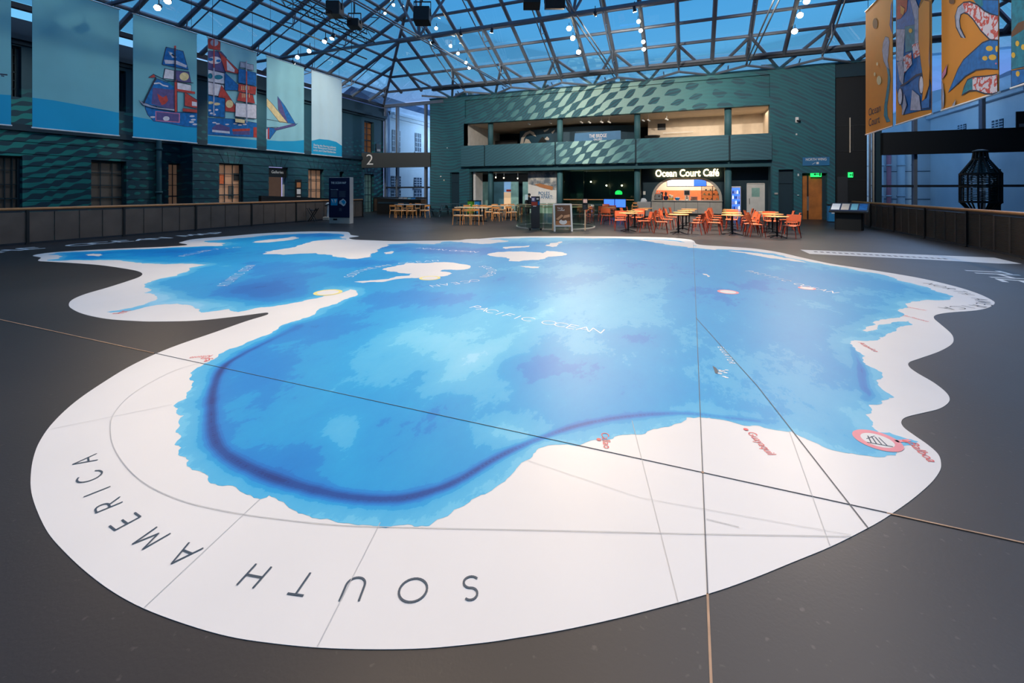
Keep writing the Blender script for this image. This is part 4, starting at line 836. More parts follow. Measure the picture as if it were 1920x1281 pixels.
# keystone fans over the pavilion windows
mb = MB()
for h in WB[:5]:
    c_ = (h[0]+h[1])/2; zt_ = h[3]
    for k in (-3, -1, 1, 3):
        mb.slab([(XB+.0, c_+k*.13-.012, zt_), (XB+.0, c_+k*.13+.012, zt_), (XB+.0, c_+k*.24+.012, zt_+.62), (XB+.0, c_+k*.24-.012, zt_+.62)], (.012, 0, 0))
struct('trim_6', mb, 'teal_dark')
mb = MB(); mb.lathe([(.11, DZ), (.11, 7.4)], (XA+.16, yL(298, XA+.16), 0), 14); [mb.lathe([(.15, 0), (.15, .1)], (XA+.16, yL(298, XA+.16), z), 14) for z in (1.5, 3.6, 5.6)]
mb.build('downpipe', 'teal', None, smooth=True, label='round teal downpipe on the left building wall', cat='pipe')
def sash(idx, h, X, n, mz, mback, frame='teal_dark'):
    r = bpy.data.objects.new('window_%d' % idx, None); link(r); r['kind'] = 'structure'; r.location = (X-.3, (h[0]+h[1])/2, h[2]); TF[r.name] = Matrix.Translation(r.location)
    mb = MB(); mb.box(X-.33, X-.3, h[0], h[1], h[2], h[3], mback); mb.build('lit_room' if 'room' in mback else 'blind', None, r)
    mb = MB(); w_ = h[1]-h[0]; fw = .04
    mb.box(X-.26, X-.2, h[0], h[0]+.07, h[2], h[3], frame); mb.box(X-.26, X-.2, h[1]-.07, h[1], h[2], h[3], frame); mb.box(X-.26, X-.2, h[0], h[1], h[3]-.07, h[3], frame)
    for i in range(1, n): y = h[0]+w_*i/n; mb.box(X-.25, X-.22, y-.015, y+.015, h[2], h[3], frame)
    for i in range(1, mz): z = h[2]+(h[3]-h[2])*i/mz; mb.box(X-.25, X-.22, h[0], h[1], z-(.03 if i == mz//2 else .015), z+(.03 if i == mz//2 else .015), frame)
    mb.build('sash_bars', None, r); return r
sash(3, WA[0], XA, 4, 6, 'blind'); sash(4, WA[1], XA, 3, 6, 'blind'); sash(5, WA[2], XA, 3, 6, 'ink'); sash(6, WA[3], XA, 3, 6, 'ink'); sash(7, WA[4], XA, 2, 6, 'room_warm')
w8 = sash(8, WB[0], XB, 3, 6, 'room_warm'); sash(9, WB[2], XB, 3, 5, 'room_warm'); sash(10, WB[3], XB, 2, 5, 'blind'); sash(11, WB[4], XB, 3, 6, 'pale_green'); sash(12, WB[5], XB, 2, 5, 'room_wood')
h = WB[1]; d = bpy.data.objects.new('door_3', None); link(d); d['kind'] = 'structure'; d.location = (XB-.3, (h[0]+h[1])/2, 0); TF[d.name] = Matrix.Translation(d.location)
mb = MB(); mb.box(XB-1.3, XB-1.25, h[0], h[1]+.6, h[2], h[3], 'room_warm'); mb.build('lit_room', None, d); mb = MB(); mb.box(XB-.4, XB-.3, h[0], h[0]+.15, h[2], h[3], 'room_wood'); mb.box(XB-.35, XB-.3, h[1]-.12, h[1], h[2], h[3], 'white'); mb.build('door_frame', None, d)
s = thing('door_sign', 'black sign over the lit doorway in the left building', 'sign', (XB-.1, (h[0]+h[1])/2, h[3]-.5)); mb = MB(); mb.box(XB-.2, XB-.1, h[0]+.02, h[1]-.02, h[3]-.62, h[3]-.05, 'ink'); mb.build('board', None, s); mb = MB(); ftext(mb, 'Galleries', (XB-.095, (h[0]+h[1])/2, h[3]-.32), (0, 1, 0), (0, 0, 1), .24, 'white'); mb.build('lettering', None, s)
mb = MB(); q = atX(435, 350, XB-.28); [mb.box(XB-.295, XB-.265, WB[0][0]+a, WB[0][0]+b_, z, z+c_, k) for a, b_, z, c_, k in ((.2, .5, 2.0, .5, 'brick_orange'), (1.0, 1.5, 2.2, .4, 'charcoal'), (.1, 1.4, .1, .5, 'red'), (.7, 1.0, 1.2, .7, 'blind'))]; mb.build('room_display', None, w8)
t_ = thing('poster_column', 'black column of three small framed posters on the left building wall', 'poster', tuple(atX(559, 372, XB+.05)))
a, b_ = atX(554, 370, XB+.05), atX(565.5, 337, XB+.05); mb = MB(); mb.box(XB+.01, XB+.05, a.y, b_.y, a.z-.3, b_.z, 'ink'); mb.build('board', None, t_)
for i, k in enumerate(('room_wood', 'white', 'stone')):
    mb = MB(); z = b_.z-.5-.42*i; mb.box(XB+.05, XB+.06, a.y+.1, b_.y-.08, z, z+.32, k); mb.build('framed_print', None, t_)
mb = MB(); a, b_ = atX(705.5, 284, XB+.05), atX(714.5, 271, XB+.05); mb.box(XB+.01, XB+.05, a.y, b_.y, a.z, b_.z, 'ink'); mb.box(XB+.05, XB+.055, a.y+.1, b_.y-.1, a.z+.02, a.z+.2, 'stone'); mb.build('wall_plaque', None, None, label='small black plaque above the bridge on the left building', cat='plaque')
# remaining enclosure behind the camera and at right
mb = MB(); mb.box(-26, 18, -9.3, -9, DZ, 9); struct('wall_front', mb, 'teal_dark')
mb = MB(); mb.box(15.6, 16, -9, FY, DZ, 8.4); struct('wall_right', mb, 'teal_dark')
# ------------------------------------------------------------------ buildings outside
def ext(name, label, X, Y0, Y1, z1, wins, side=1, m='pale_blue_ext', z0=DZ):
    t_ = thing(name, label, 'building', (X, (Y0+Y1)/2, z0)); mb = MB(); mb.box(X-4*side, X, Y0, Y1, z0, z1, m); mb.build('wall', None, t_)
    mb = MB(); mb.box(X, X+.25*side, Y0, Y1, z1-.55, z1-.3, 'ext_trim'); mb.box(X-.1*side, X+.45*side, Y0, Y1, z1-.3, z1-.1, 'ext_trim'); mb.box(X-.3*side, X+.1*side, Y0, Y1, z1-.1, z1+.5, 'ext_trim'); mb.build('cornice', None, t_)
    mb = MB(); mb.slab([(X-.3*side, Y0, z1+.3), (X-4*side, Y0, z1+2.4), (X-7.6*side, Y0, z1+.3)], (0, Y1-Y0, 0), 'slate'); mb.build('roof', None, t_)
    for (a, b_, c_, d_) in wins:
        mb = MB(); mb.box(X-.02*side, X+.04*side, a, b_, c_, d_, 'ext_dark'); f = mb.build('window', None, t_)
        mb = MB(); mb.box(X+.02*side, X+.12*side, a-.12, b_+.12, c_-.12, c_, 'ext_trim')
        for k in range(1, 3): y = a+(b_-a)*k/3; mb.box(X+.03*side, X+.06*side, y-.03, y+.03, c_, d_, 'ext_trim')
        for k in range(1, 4): z = c_+(d_-c_)*k/4; mb.box(X+.03*side, X+.06*side, a, b_, z-.025, z+.025, 'ext_trim')
        mb.build('glazing_bars', None, f)
XE = -22.9
wl = []
for x0, x1, yt, yb in ((735,750,243,284),(778,789,249,284),(733,751,330,350),(776,790,333,351),(733,751,357,380),(776,790,357,380)): 
    a, b_ = atX(x0, yb, XE), atX(x1, yt, XE); wl.append((a.y, b_.y, a.z, atX(x0, yt, XE).z))
ext('outside_building', 'pale building with cornice and slate roof outside the left glazing', XE, FY+.6, 60, zL(806, 232, XE)+.2, wl)
XG = 15.6
wl = []
for x0, x1, yt, yb in ((1882,1861,222,242),(1812,1797,232,247)):
    a, b_ = atX(x0, yb, XG), atX(x1, yt, XG); wl.append((a.y, b_.y, a.z, atX(x0, yt, XG).z))
ext('outside_building', 'blue grey building with long cornice outside the right glazing', XG, FY+.6, 40, 7.2, wl, -1, z0=DZ)
mb = MB(); Yg = 40.5; mb.slab([(11.45, Yg, DZ), (18, Yg, DZ), (18, Yg, 9.2), (15.5, Yg, 8.6), (12.4, Yg, 6.3), (11.45, Yg, 5.6)], (0, 1, 0), 'pale_blue_ext'); mb.box(11.8, 18, Yg-.3, Yg, 4.6, 4.8, 'ext_trim'); [mb.box(11.8, 18, Yg-.05, Yg, z, z+.04, 'ext_dark') for z in (1, 2, 3)]
mb.build('outside_building', None, None, label='gabled pale building at the end of the yard outside right', cat='building')
mb = MB(); mb.box(6.5, 11.4, 43, 44, DZ, 7, 'pale_blue_ext'); mb.box(8.9, 9.5, 42.9, 43, DZ, 4, 'ext_dark'); mb.build('outside_building', None, None, label='far pale block at the left of the right yard', cat='building')
for i, x in enumerate((11.9, 12.7, 13.2, 13.9, 14.6)):
    mb = MB(); r_ = (.12, .2, .14, .22, .1)[i]; mb.lathe([(r_, DZ), (r_, 6-i*.4)], (x, 39.85, 0), 12, 'pale_blue_ext' if i != 2 else 'ring_pink'); [mb.lathe([(r_+.05, z), (r_+.05, z+.1)], (x, 39.85, 0), 12, 'ext_trim') for z in (-1, 1.2, 3.4)]
    mb.build('outside_pipe', None, None, smooth=True, label='tall outdoor drainpipe on the yard wall outside right, %s from left' % ['first', 'second', 'third', 'fourth', 'fifth'][i], cat='pipe', group='drainpipes in the yard')
mb = MB(); mb.box(-50, 60, FY+.6, 90, DZ-.4, DZ-.2); struct('ground_outside', mb, 'slate')
# ------------------------------------------------------------------ glass roof
X0R, X1R, YR, ZE, SL = -23.1, 15.5, FY, 8.5, .5
XC = (X0R+X1R)/2; ZRG = ZE+SL*(XC-X0R); YN = -9
def zr(x, y): return ZE+SL*min(x-X0R, X1R-x, YR-y)
rise = XC-X0R; YH = YR-rise
roof = bpy.data.objects.new('trim_roof_frame', None); link(roof); roof['kind'] = 'structure'; TF[roof.name] = Matrix.Identity(4)
mb = MB(); o_ = .12
mb.add([(X0R, YN, ZE+o_), (X0R, YR, ZE+o_), (XC, YH, ZRG+o_), (XC, YN, ZRG+o_), (X1R, YN, ZE+o_), (X1R, YR, ZE+o_)], [(0, 3, 2, 1), (4, 5, 2, 3), (1, 2, 5)], 'roof_glass')
struct('ceiling', mb)
RR, PR = .115, .095
xs = [-2.48+1.8*k for k in range(-11, 10) if X0R < -2.48+1.8*k < X1R]
for x in xs:   # back slope rafters
    t_ = min(x-X0R, X1R-x)
    if t_ > .4: mb = MB(); mb.tube((x, YR-1.2, ZE+.6), (x, YR-t_, ZE+SL*t_), RR); mb.build('rafter', 'steel', roof)
ys = [YR-1.9-1.8*k for k in range(20)]
for y in ys:
    if y < YN: break
    t_ = min(YR-y, rise)
    for sx_ in (1, -1):
        xe = X0R if sx_ == 1 else X1R
        mb = MB(); mb.tube((xe, y, ZE), (xe+sx_*t_, y, ZE+SL*t_), RR); mb.build('rafter', 'steel', roof)
t_ = 0
k = 0
while True:
    t_ = 1.40+1.37*k; k += 1
    if t_ > rise-.5: break
    z = ZE+SL*t_
    mb = MB(); mb.tube((X0R+t_, YN, z), (X0R+t_, YR-t_, z), PR); mb.build('purlin', 'steel', roof)
    mb = MB(); mb.tube((X1R-t_, YN, z), (X1R-t_, YR-t_, z), PR); mb.build('purlin', 'steel', roof)
    mb = MB(); mb.tube((X0R+t_, YR-t_, z), (X1R-t_, YR-t_, z), PR); mb.build('purlin', 'steel', roof)
for xe, s_ in ((X0R, 1), (X1R, -1)): mb = MB(); mb.tube((xe, YR, ZE), (XC, YH, ZRG), .1); mb.build('hip_rafter', 'steel', roof)
mb = MB(); mb.box(X0R-.1, X0R+.15, YN, YR, ZE-.14, ZE+.06); mb.build('eave_beam', 'steel_dark', roof)
mb = MB(); mb.box(X1R-.15, X1R+.1, YN, YR, ZE-.14, ZE+.06); mb.build('eave_beam', 'steel_dark', roof)
mb = MB(); mb.box(X0R-.1, XL+1.2, YR-.1, YR+.2, ZE-.18, ZE+.05); mb.build('eave_beam', 'steel', roof)
mb = MB(); mb.box(XL+1.0, X1R, YR-1.35, YR-1.1, 8.98, 9.22); mb.build('eave_beam', 'steel_dark', roof)
# node struts standing on the mural wall
for x in xs[1::2]:
    if x < XL+.5 or x > XR+3: continue
    xk = x
    for s_ in (-1, 1):
        mb = MB(); mb.tube((xk, FY+.2, ZT+.05), (xk+1.8*s_, YR-2.8, ZE+.5*2.8-.05), .09); mb.build('strut', 'steel', roof)
        mb = MB(); mb.tube((xk, FY+.2, ZT+.05), (xk+1.8*s_, YR-1.2, 8.72), .075); mb.build('strut', 'steel', roof)
    mb = MB(); mb.tube((xk+1.8, YR-1.2, 8.72), (xk+1.8, YR-1.2, 9.1), .05); mb.build('strut', 'steel', roof)
    mb = MB(); mb.tube((xk+.9, FY+.2, ZT), (xk+.9, YR-.6, 8.95), .035); mb.build('post', 'steel', roof)
# ladder chords under the left rafters
for i, y in enumerate(ys[:14]):
    if i % 2: continue
    a = Vector((X0R+.3, y, ZE-.05)); mb = MB(); L_ = min(8.0, YR-y)
    pts_ = [(0, .0), (1.6, .62), (4.2, .62), (6.6, .55), (8.4, .0)] if L_ > 6 else [(0, 0), (1.4, .5), (L_-.6, .0)]
    P_ = [Vector((X0R+.2+p, y, ZE+SL*(p+.2)-q)) for p, q in pts_]; mb.path(P_, .03)
    for p, q in pts_[1:-1]:
        b_ = Vector((X0R+.2+p, y, ZE+SL*(p+.2)-q))
        for dp_ in (-.75, .15): mb.tube(b_, (X0R+.2+p+dp_, y, ZE+SL*(p+.2+dp_)), .028)
    mb.build('truss_chord', 'steel', roof)
for x in (-15.1, -11.5, -7.9, -4.3, -.7, 2.9, 6.5):
    mb = MB(); pts_ = [(1.3, .3), (2.9, .75), (5.5, .75), (8.2, .6), (10.5, 0)]
    if x < -13: pts_ = pts_[:3]+[(7.2, 0)]
    P_ = [Vector((x, YR-p, ZE+SL*p-q)) for p, q in pts_]; mb.path(P_, .035)
    for p, q in pts_[1:-1]:
        for dp_ in (-.8, .2): mb.tube((x, YR-p, ZE+SL*p-q), (x, YR-p-dp_, ZE+SL*(p+dp_)), .03)
    mb.build('truss_chord', 'steel', roof)
# main ties: pairs of rods and the cross tube
ZTI = 8.75
for x in (-11.7, -4.4, 2.95):
    mb = MB(); [mb.tube((x+dx, 28.2, ZTI+.0), (x+dx, YN, ZTI), .035) for dx in (-.09, .09)]; mb.build('tie_rod', 'steel', roof)
    for dx, dy in ((-1.8, -2), (1.8, -2), (-1.8, 2.2), (1.8, 2.2)):
        mb = MB(); q = (x+dx, 17.5+dy, zr(x+dx, 17.5+dy)); mb.tube((x, 17.5, ZTI), q, .06); mb.build('strut', 'steel', roof)
mb = MB(); mb.tube((X0R+.3, 17.5, ZTI), (X1R-.3, 17.5, ZTI), .085); mb.build('cross_tube', 'steel', roof)
mb = MB(); mb.tube((X0R+.3, 10.0, ZTI), (X1R-.3, 10.0, ZTI), .085); mb.build('cross_tube', 'steel', roof)
# lighting track along the hall at left
trk = thing('lighting_track', 'thin lighting track hung along the left side under the roof', 'track', (-13.4, 8, 7.5))
mb = MB(); mb.tube((-13.4, 15.95, 7.5), (-13.4, 2.0, 7.5), .03); mb.build('rail', 'steel_dark', trk)
mb = MB(); [mb.tube((-13.4, y, 7.5), (-13.4, y, zr(-13.4, y)), .012) for y in (4, 8, 12, 15)]; mb.build('hanging_wire', 'steel_dark', trk)
# lattice truss with projector
lt = thing('lattice_truss', 'black lattice lighting truss hung below the left roof slope', 'truss', (-12.4, 10, 7.8))
for dx in (-.2, .2):
    for dz in (-.2, .2): mb = MB(); mb.tube((-12.4+dx, 15.0, 8+dz), (-12.4+dx, 2, 8+dz), .028); mb.build('chord', 'ink', lt)
mb = MB(); y = 2.0; f = 1
while y < 14.8:
    for a, b_ in (((-.2, -.2), (.2, -.2)), ((-.2, .2), (.2, .2)), ((-.2, -.2), (-.2, .2)), ((.2, -.2), (.2, .2))):
        p, q = (a, b_) if f else (b_, a); mb.tube((-12.4+p[0], y, 8+p[1]), (-12.4+q[0], y+.5, 8+q[1]), .012, None, 5)
    y += .5; f = 1-f
mb.build('lacing', 'ink', lt)
mb = MB(); [mb.tube((-12.4, y, 8.2), (-12.4, y, zr(-12.4, y)), .015) for y in (3, 8, 14)]; mb.build('hanging_wire', 'ink', lt)
def boxthing(name, lab, cat, px, py, Zd, w_, h_, dpt, tilt=0, m='ink', top=None):
    p = O0+ray(px, py)*Zd; t_ = thing(name, lab, cat, tuple(p), TH)
    part(t_, 'case', lambda b: (setattr(b, 'M', Matrix.Rotation(tilt, 4, 'X')), b.bevbox(-w_/2, w_/2, -dpt/2, dpt/2, -h_/2, h_/2, .02)), m)
    part(t_, 'yoke', lambda b: (b.box(-w_/2-.03, -w_/2-.01, -.03, .03, 0, h_/2+.25), b.box(w_/2+.01, w_/2+.03, -.03, .03, 0, h_/2+.25), b.box(-w_/2-.03, w_/2+.03, -.03, .03, h_/2+.25, h_/2+.28)), 'ink')
    part(t_, 'hanger', lambda b: b.tube((0, 0, h_/2+.27), (0, 0, max(.4, zr(p.x, p.y)-p.z)), .02), 'ink'); return t_
boxthing('loudspeaker', 'black loudspeaker hanging at top centre left', 'loudspeaker', 792, 30, 17.5, .62, .58, .5, -.15)
boxthing('loudspeaker', 'black loudspeaker cut by the top frame edge, left one', 'loudspeaker', 997, 0, 16, .6, .5, .5, -.2)
boxthing('projector', 'black moving light beside the top edge loudspeaker', 'projector', 1040, 6, 16, .7, .4, .6, .3)
boxthing('projector', 'black projector box on the lattice truss', 'projector', 628, 18, 16.5, .5, .5, .5, 0)
boxthing('projector', 'black projector hung lower on the lattice truss', 'projector', 665, 45, 17.4, .45, .3, .5, 0)
# plant on the wall top
for i, (px, py, w_) in enumerate(((865,172,.9),(883,174,.4),(1026,158,.3),(1148,148,.4),(1168,146,.35),(1440,118,.8))):
    p = atY(px, py, FY+.3); mb = MB(); mb.bevbox(p.x-w_/2, p.x+w_/2, FY+.1, FY+.4, ZT+.1, ZT+.38, .04, 'charcoal' if i % 2 == 0 else 'stone'); mb.tube((p.x-w_*.3, FY+.05, ZT+.3), (p.x+w_*.2, FY+.05, ZT+.3), .06, 'stone', 8)
    mb.build('roof_floodlight', None, None, label='grey fixture standing on top of the mural wall, %s from left' % ['first', 'second', 'third', 'fourth', 'fifth', 'sixth'][i], cat='fixture', group='fixtures on the mural wall top')
# ------------------------------------------------------------------ roof spotlights
def plane_back(px, py, off=.3):
    d = ray(px, py); Z_ = (ZE-off-CAMH+SL*YR)/(d.z+SL*d.y); return O0+d*Z_
def plane_left(px, py, off=.3):
    d = ray(px, py); Z_ = (ZE-off-CAMH-SL*X0R)/(d.z-SL*d.x); return O0+d*Z_
def at_z(px, py, z): d = ray(px, py); return O0+d*((z-CAMH)/d.z)
proto = None
def spotlight(p, target, label, group, e, size=60, s=1.0, lamp=True, col=WARM):
    d = (Vector(target)-p).normalized(); t_ = thing('roof_spotlight', label, 'spotlight', tuple(p), 0, group)
    e1 = p+Vector((0, 0, 0)); b0 = -d*.22*s
    part(t_, 'housing', lambda b: b.tube(b0, d*.05*s, .075*s, None, 14, .105*s), 'steel_dark', True)
    part(t_, 'lens', lambda b: b.tube(d*.05*s, d*.06*s, .1*s, None, 14), 'lamp_lens')
    part(t_, 'bracket', lambda b: b.tube(b0*.5, b0*.5+Vector((0, 0, .28)), .015), 'steel_dark')
    if lamp:
        o = lamp_light('spot_beam', p+d*.12, target, e, size, col, .8, .09)
    return t_
ordn = ['lowest', 'second', 'third', 'fourth', 'fifth', 'sixth']
for gname, fn, pts_, tg, e, s in (
    ('above the round stair rail', plane_back, [(880,127),(874,117),(859,100),(845,86),(818,53)], (-9, 12, 0), 400, .9),
    ('left of the cafe', plane_back, [(1085,97),(1074,71),(1067,53)], (-3, 11, 0), 1300, 1.35),
    ('over the cafe', plane_back, [(1207,92),(1206,78),(1201,57),(1197,40),(1196,7)], (0, 13, 0), 420, 1.0),
    ('near the right top corner', plane_back, [(1490,58),(1500,28),(1512,2)], (2.5, 12, 0), 800, 1.35),
    ('on the left track', lambda x, y: at_z(x, y, 7.45), [(623,71),(609,77),(580,95),(558,107)], (-12, 10, 0), 130, .8),
    ('at the left top edge', lambda x, y: at_z(x, y, 7.3), [(315,1),(296,14)], (-8, 3, 0), 200, .9),
    ('near the top centre edge', plane_back, [(755,12),(722,24),(738,9)], (-8, 10, 0), 150, .8)):
    for i, (px, py) in enumerate(pts_):
        p = fn(px, py); tt = (tg[0]+1.2*(i-1), tg[1]-2.2*i, 0)
        spotlight(p, tt, 'lit roof spotlight %s, %s of its line' % (gname, ordn[i]), 'spotlights under the glass roof', e, 62, s, lamp=(i < 3))
# unseen lamps added above the frame to light the near half of the map
for i, (x, y, tx, ty, e) in enumerate(((-4.2, 5.5, -3.4, 3.0, 700), (-.8, 6.5, -.8, 3.6, 450), (-7.5, 7.5, -6.0, 6, 700), (2.5, 7.5, 1.5, 5, 500), (-2.2, 1.0, -2.0, 1.8, 450), (-4.4, 10, -4, 9, 620), (2.9, 10.0, 1.0, 10, 620), (-11.5, 9, -11, 8, 900))):
    spotlight(Vector((x, y, 8.5)), (tx, ty, 0), 'added spotlight hung over the near map, outside the picture, row %s' % ordn[min(i, 5)] if i < 6 else 'added spotlight hung over the near map, outside the picture, last row', 'added spotlights over the near map', e, 66, 1.0)

# lamps added on the cross tubes to brighten walls, banners and seating
for i, (p, tg, e, sz) in enumerate((((-9.5, 17.5, 8.6), (-12.5, 29.5, 5.8), 3000, 80), ((-3.5, 17.5, 8.6), (-4, 29.5, 6.4), 3000, 75), ((2.5, 17.5, 8.6), (5.0, 29.5, 5.2), 2200, 75),
    ((-11.0, 17.5, 8.4), (-18, 17, 5.5), 1000, 60), ((-10, 10.0, 8.4), (-18, 9, 5.4), 330, 75), ((-8, 17.5, 8.5), (-11.5, 21, 0), 1900, 68), ((-2, 17.5, 8.5), (-1, 20.0, 0), 4600, 68), ((2.6, 17.5, 8.5), (2.5, 20.0, 0), 3600, 68), ((-.5, 10.0, 8.5), (5.5, 10.5, 5.2), 600, 70), ((-20.3, 10, 8.4), (-23.5, 9, 2.5), 260, 95), ((-20.3, 17.5, 8.4), (-23, 18, 3.0), 800, 95), ((-19.5, 17.5, 8.4), (-23, 26, 4.5), 1600, 75), ((-4.6, 10, 8.4), (-5, 18.6, .5), 900, 50), ((-9, 10, 8.4), (-11.5, 20, .5), 900, 50))):
    spotlight(Vector(p), tg, ['added spotlight on the cross tube washing the left of the mural', 'added spotlight on the cross tube washing the centre of the mural', 'added spotlight on the cross tube washing the right of the mural', 'added spotlight on the cross tube aimed at the pale left banners', 'added spotlight on the near tube aimed at the plain blue banner', 'added spotlight on the cross tube over the oak chairs', 'added spotlight on the cross tube over the orange chairs', 'added spotlight on the cross tube over the right tables', 'added spotlight on the near tube aimed at the orange banners', 'added spotlight on the near tube washing the left building wall', 'added spotlight on the cross tube washing the left building wall', 'added spotlight on the cross tube washing the far left corner', 'added spotlight on the near tube aimed at the round glass rail', 'added spotlight on the near tube aimed at the oak chairs'][i], 'added spotlights on the cross tubes', e, sz, .7, True, (1, .9, .76))

for i, (p, tg, e, c) in enumerate((((-18.95, 37.3, 7.2), (-23, 33.5, 3.4), 1100, (.75, .86, 1)), ((9.6, 30.6, 8.2), (15.6, 35, 3.5), 260, (.55, .75, 1)), ((11.5, 31.5, 8.0), (13.5, 40.5, 4), 260, (.55, .75, 1)))):  # added floodlights that brighten the outside walls seen through the glazing
    spotlight(Vector(p), tg, ['added floodlight hidden behind the mural wall at left', 'added floodlight lighting the right yard building', 'added floodlight lighting the far gable'][i], 'added outdoor floodlights', e, 140, 1.2, True, c)
# ------------------------------------------------------------------ railings with louvred panels
m, t, b = newmat('louvre'); X, Y, Z, g = pos(t); t.links.new(mix(t, noise(t, g.outputs['Position'], 2, 2), (78, 66, 58), (112, 96, 84)), b.inputs['Base Color']); b.inputs['Roughness'].default_value = .55
def railing(name, label, A, B, h=1.08, post=2.5, npan=4, mrail='oak_rail', inward=1):
    A, B = Vector(A), Vector(B); d = (B-A); L_ = d.length; d.normalize(); ang = math.atan2(d.y, d.x)
    t_ = thing(name, label, 'railing', (A.x, A.y, 0), ang)
    part(t_, 'handrail', lambda b: (b.tube((0, 0, h-.02), (L_, 0, h-.02), .045, None, 12)), mrail, True)
    part(t_, 'rail_channel', lambda b: (b.box(0, L_, -.02, .02, h-.11, h-.06), b.box(0, L_, -.03, .03, -.02, .06)), 'steel_dark')
    pw = post/npan; pan = None; k = 0; x = 0; po = None
    while x+pw*.6 < L_:
        w_ = min(pw, L_-x)
        if k % npan == 0:
            if po is None: po = part(t_, 'post', lambda b: (b.box(-.035, .035, -.05, .05, -.3, h-.05), b.box(-.06, .06, -.09, .09, 0, .02)), 'ink')
            else: c = po.copy(); link(c, t_); c.location = (x, 0, 0)
        if pan is None:
            def mk(b):
                b.box(.01, .025, -.02, .02, .05, h-.12); b.box(pw-.025, pw-.01, -.02, .02, .05, h-.12)
                n_ = 26
                for i in range(n_): z = .05+(h-.17)*i/n_; b.add([(.02, .014, z), (pw-.02, .014, z), (pw-.02, -.014, z+.026), (.02, -.014, z+.026), (.02, .014, z+.006), (pw-.02, .014, z+.006), (pw-.02, -.014, z+.032), (.02, -.014, z+.032)], [(0, 1, 2, 3), (7, 6, 5, 4), (0, 4, 5, 1), (3, 2, 6, 7)])
                b.box(.02, pw-.02, .012, .016, .04, h-.12)
            pan = part(t_, 'louvre_panel', mk, 'louvre')
        else: c = pan.copy(); link(c, t_); c.location = (x, 0, 0)
        x += pw; k += 1
    return t_
railing('louvred_railing', 'long louvred railing with wooden handrail along the left deck edge', (-18.9, 22.1, 0), (-18.9, -4, 0), 1.1)
railing('louvred_railing', 'louvred railing with wooden handrail along the right deck edge', (7.48, 27.0, 0), (7.48, 2, 0), 1.1)
railing('louvred_railing', 'dark railing across the far left bay below the bridge', (-23.0, 28.2, 0), (XL+.5, 28.2, 0), 1.12, 3.2, 2, 'steel_dark')
railing('louvred_railing', 'short dark railing turning the corner behind the ocean map board', (-23.0, 22.4, 0), (-19.0, 22.2, 0), 1.1, 2.0, 2, 'steel_dark')
mb = MB(); p = atF(682, 408); mb.slab([(-20.6, 25.6, 0), (-17.9, 25.6, 0), (-17.9, 25.6, 1.0), (-20.6, 25.6, 1.12)], (0, 1.4, 0), 'ink'); mb.box(-20.5, -17.95, 25.57, 25.6, .72, .84, 'teal_dark')
mb.build('ramp_balustrade', None, None, label='black solid ramp side right of the ocean map board', cat='balustrade')
mb = MB(); mb.slab([atX(490, 367, -21.3), atX(620, 372, -21.3), atX(620, 388, -21.3)+Vector((0, 0, -4.3)), atX(490, 388, -21.3)+Vector((0, 0, -4.3))], (-.2, 0, 0), 'ink'); mb.build('bridge_parapet', None, None, label='black sloping parapet behind the left railing near the doorway', cat='parapet')
# ------------------------------------------------------------------ banners
mat('bn_sky', (118, 184, 194), .8, var=.1, vs=.5); mat('bn_sea', (4, 160, 204), .8, var=.05, vs=.6); mat('bn_pale', (190, 218, 226), .8, var=.05, vs=.6); mat('bn_sky2', (146, 202, 210), .8, var=.09, vs=.5)
mat('bn_blue', (8, 106, 172), .8, var=.25, vs=9); mat('bn_red', (190, 66, 56), .8, var=.18, vs=8); mat('bn_purple', (92, 82, 132), .8, var=.15, vs=8); mat('bn_white', (222, 216, 222), .8, var=.12, vs=9)
mat('bn_line', (44, 50, 70), .8); mat('bn_pink', (206, 120, 150), .8, var=.15, vs=8); mat('bn_cream', (236, 206, 150), .8, var=.12, vs=8); mat('bn_yellow', (236, 184, 64), .8)
mat('bn_orange', (222, 138, 34), .75, var=.07, vs=.7); mat('bn_teal', (24, 122, 140), .8, var=.3, vs=8); mat('bn_grey', (168, 170, 186), .8, var=.2, vs=8); mat('bn_brown', (110, 74, 50), .8)
m, t, b = newmat('bn_swirl'); X, Y, Z, g = pos(t); nn = noise(t, g.outputs['Position'], 5, 3, .5); t.links.new(mix(t, (nn*26).sin().step(.0, .5), (220, 206, 210), (206, 84, 74)), b.inputs['Base Color']); b.inputs['Roughness'].default_value = .8
for k_ in ('bn_pale', 'bn_sky2'):   # soft vertical folds in the cloth
    t = MATS[k_].node_tree; b = t.nodes['Principled BSDF']; X, Y, Z, g = pos(t); wv = noise(t, g.outputs['Position'], .8, 2); hh = (Y*9+wv*5).sin()*(wv+.1)
    bp = t.nodes.new('ShaderNodeBump'); bp.inputs['Strength'].default_value = .5; bp.inputs['Distance'].default_value = .05; t.links.new(hh.k, bp.inputs['Height']); t.links.new(bp.outputs[0], b.inputs['Normal'])
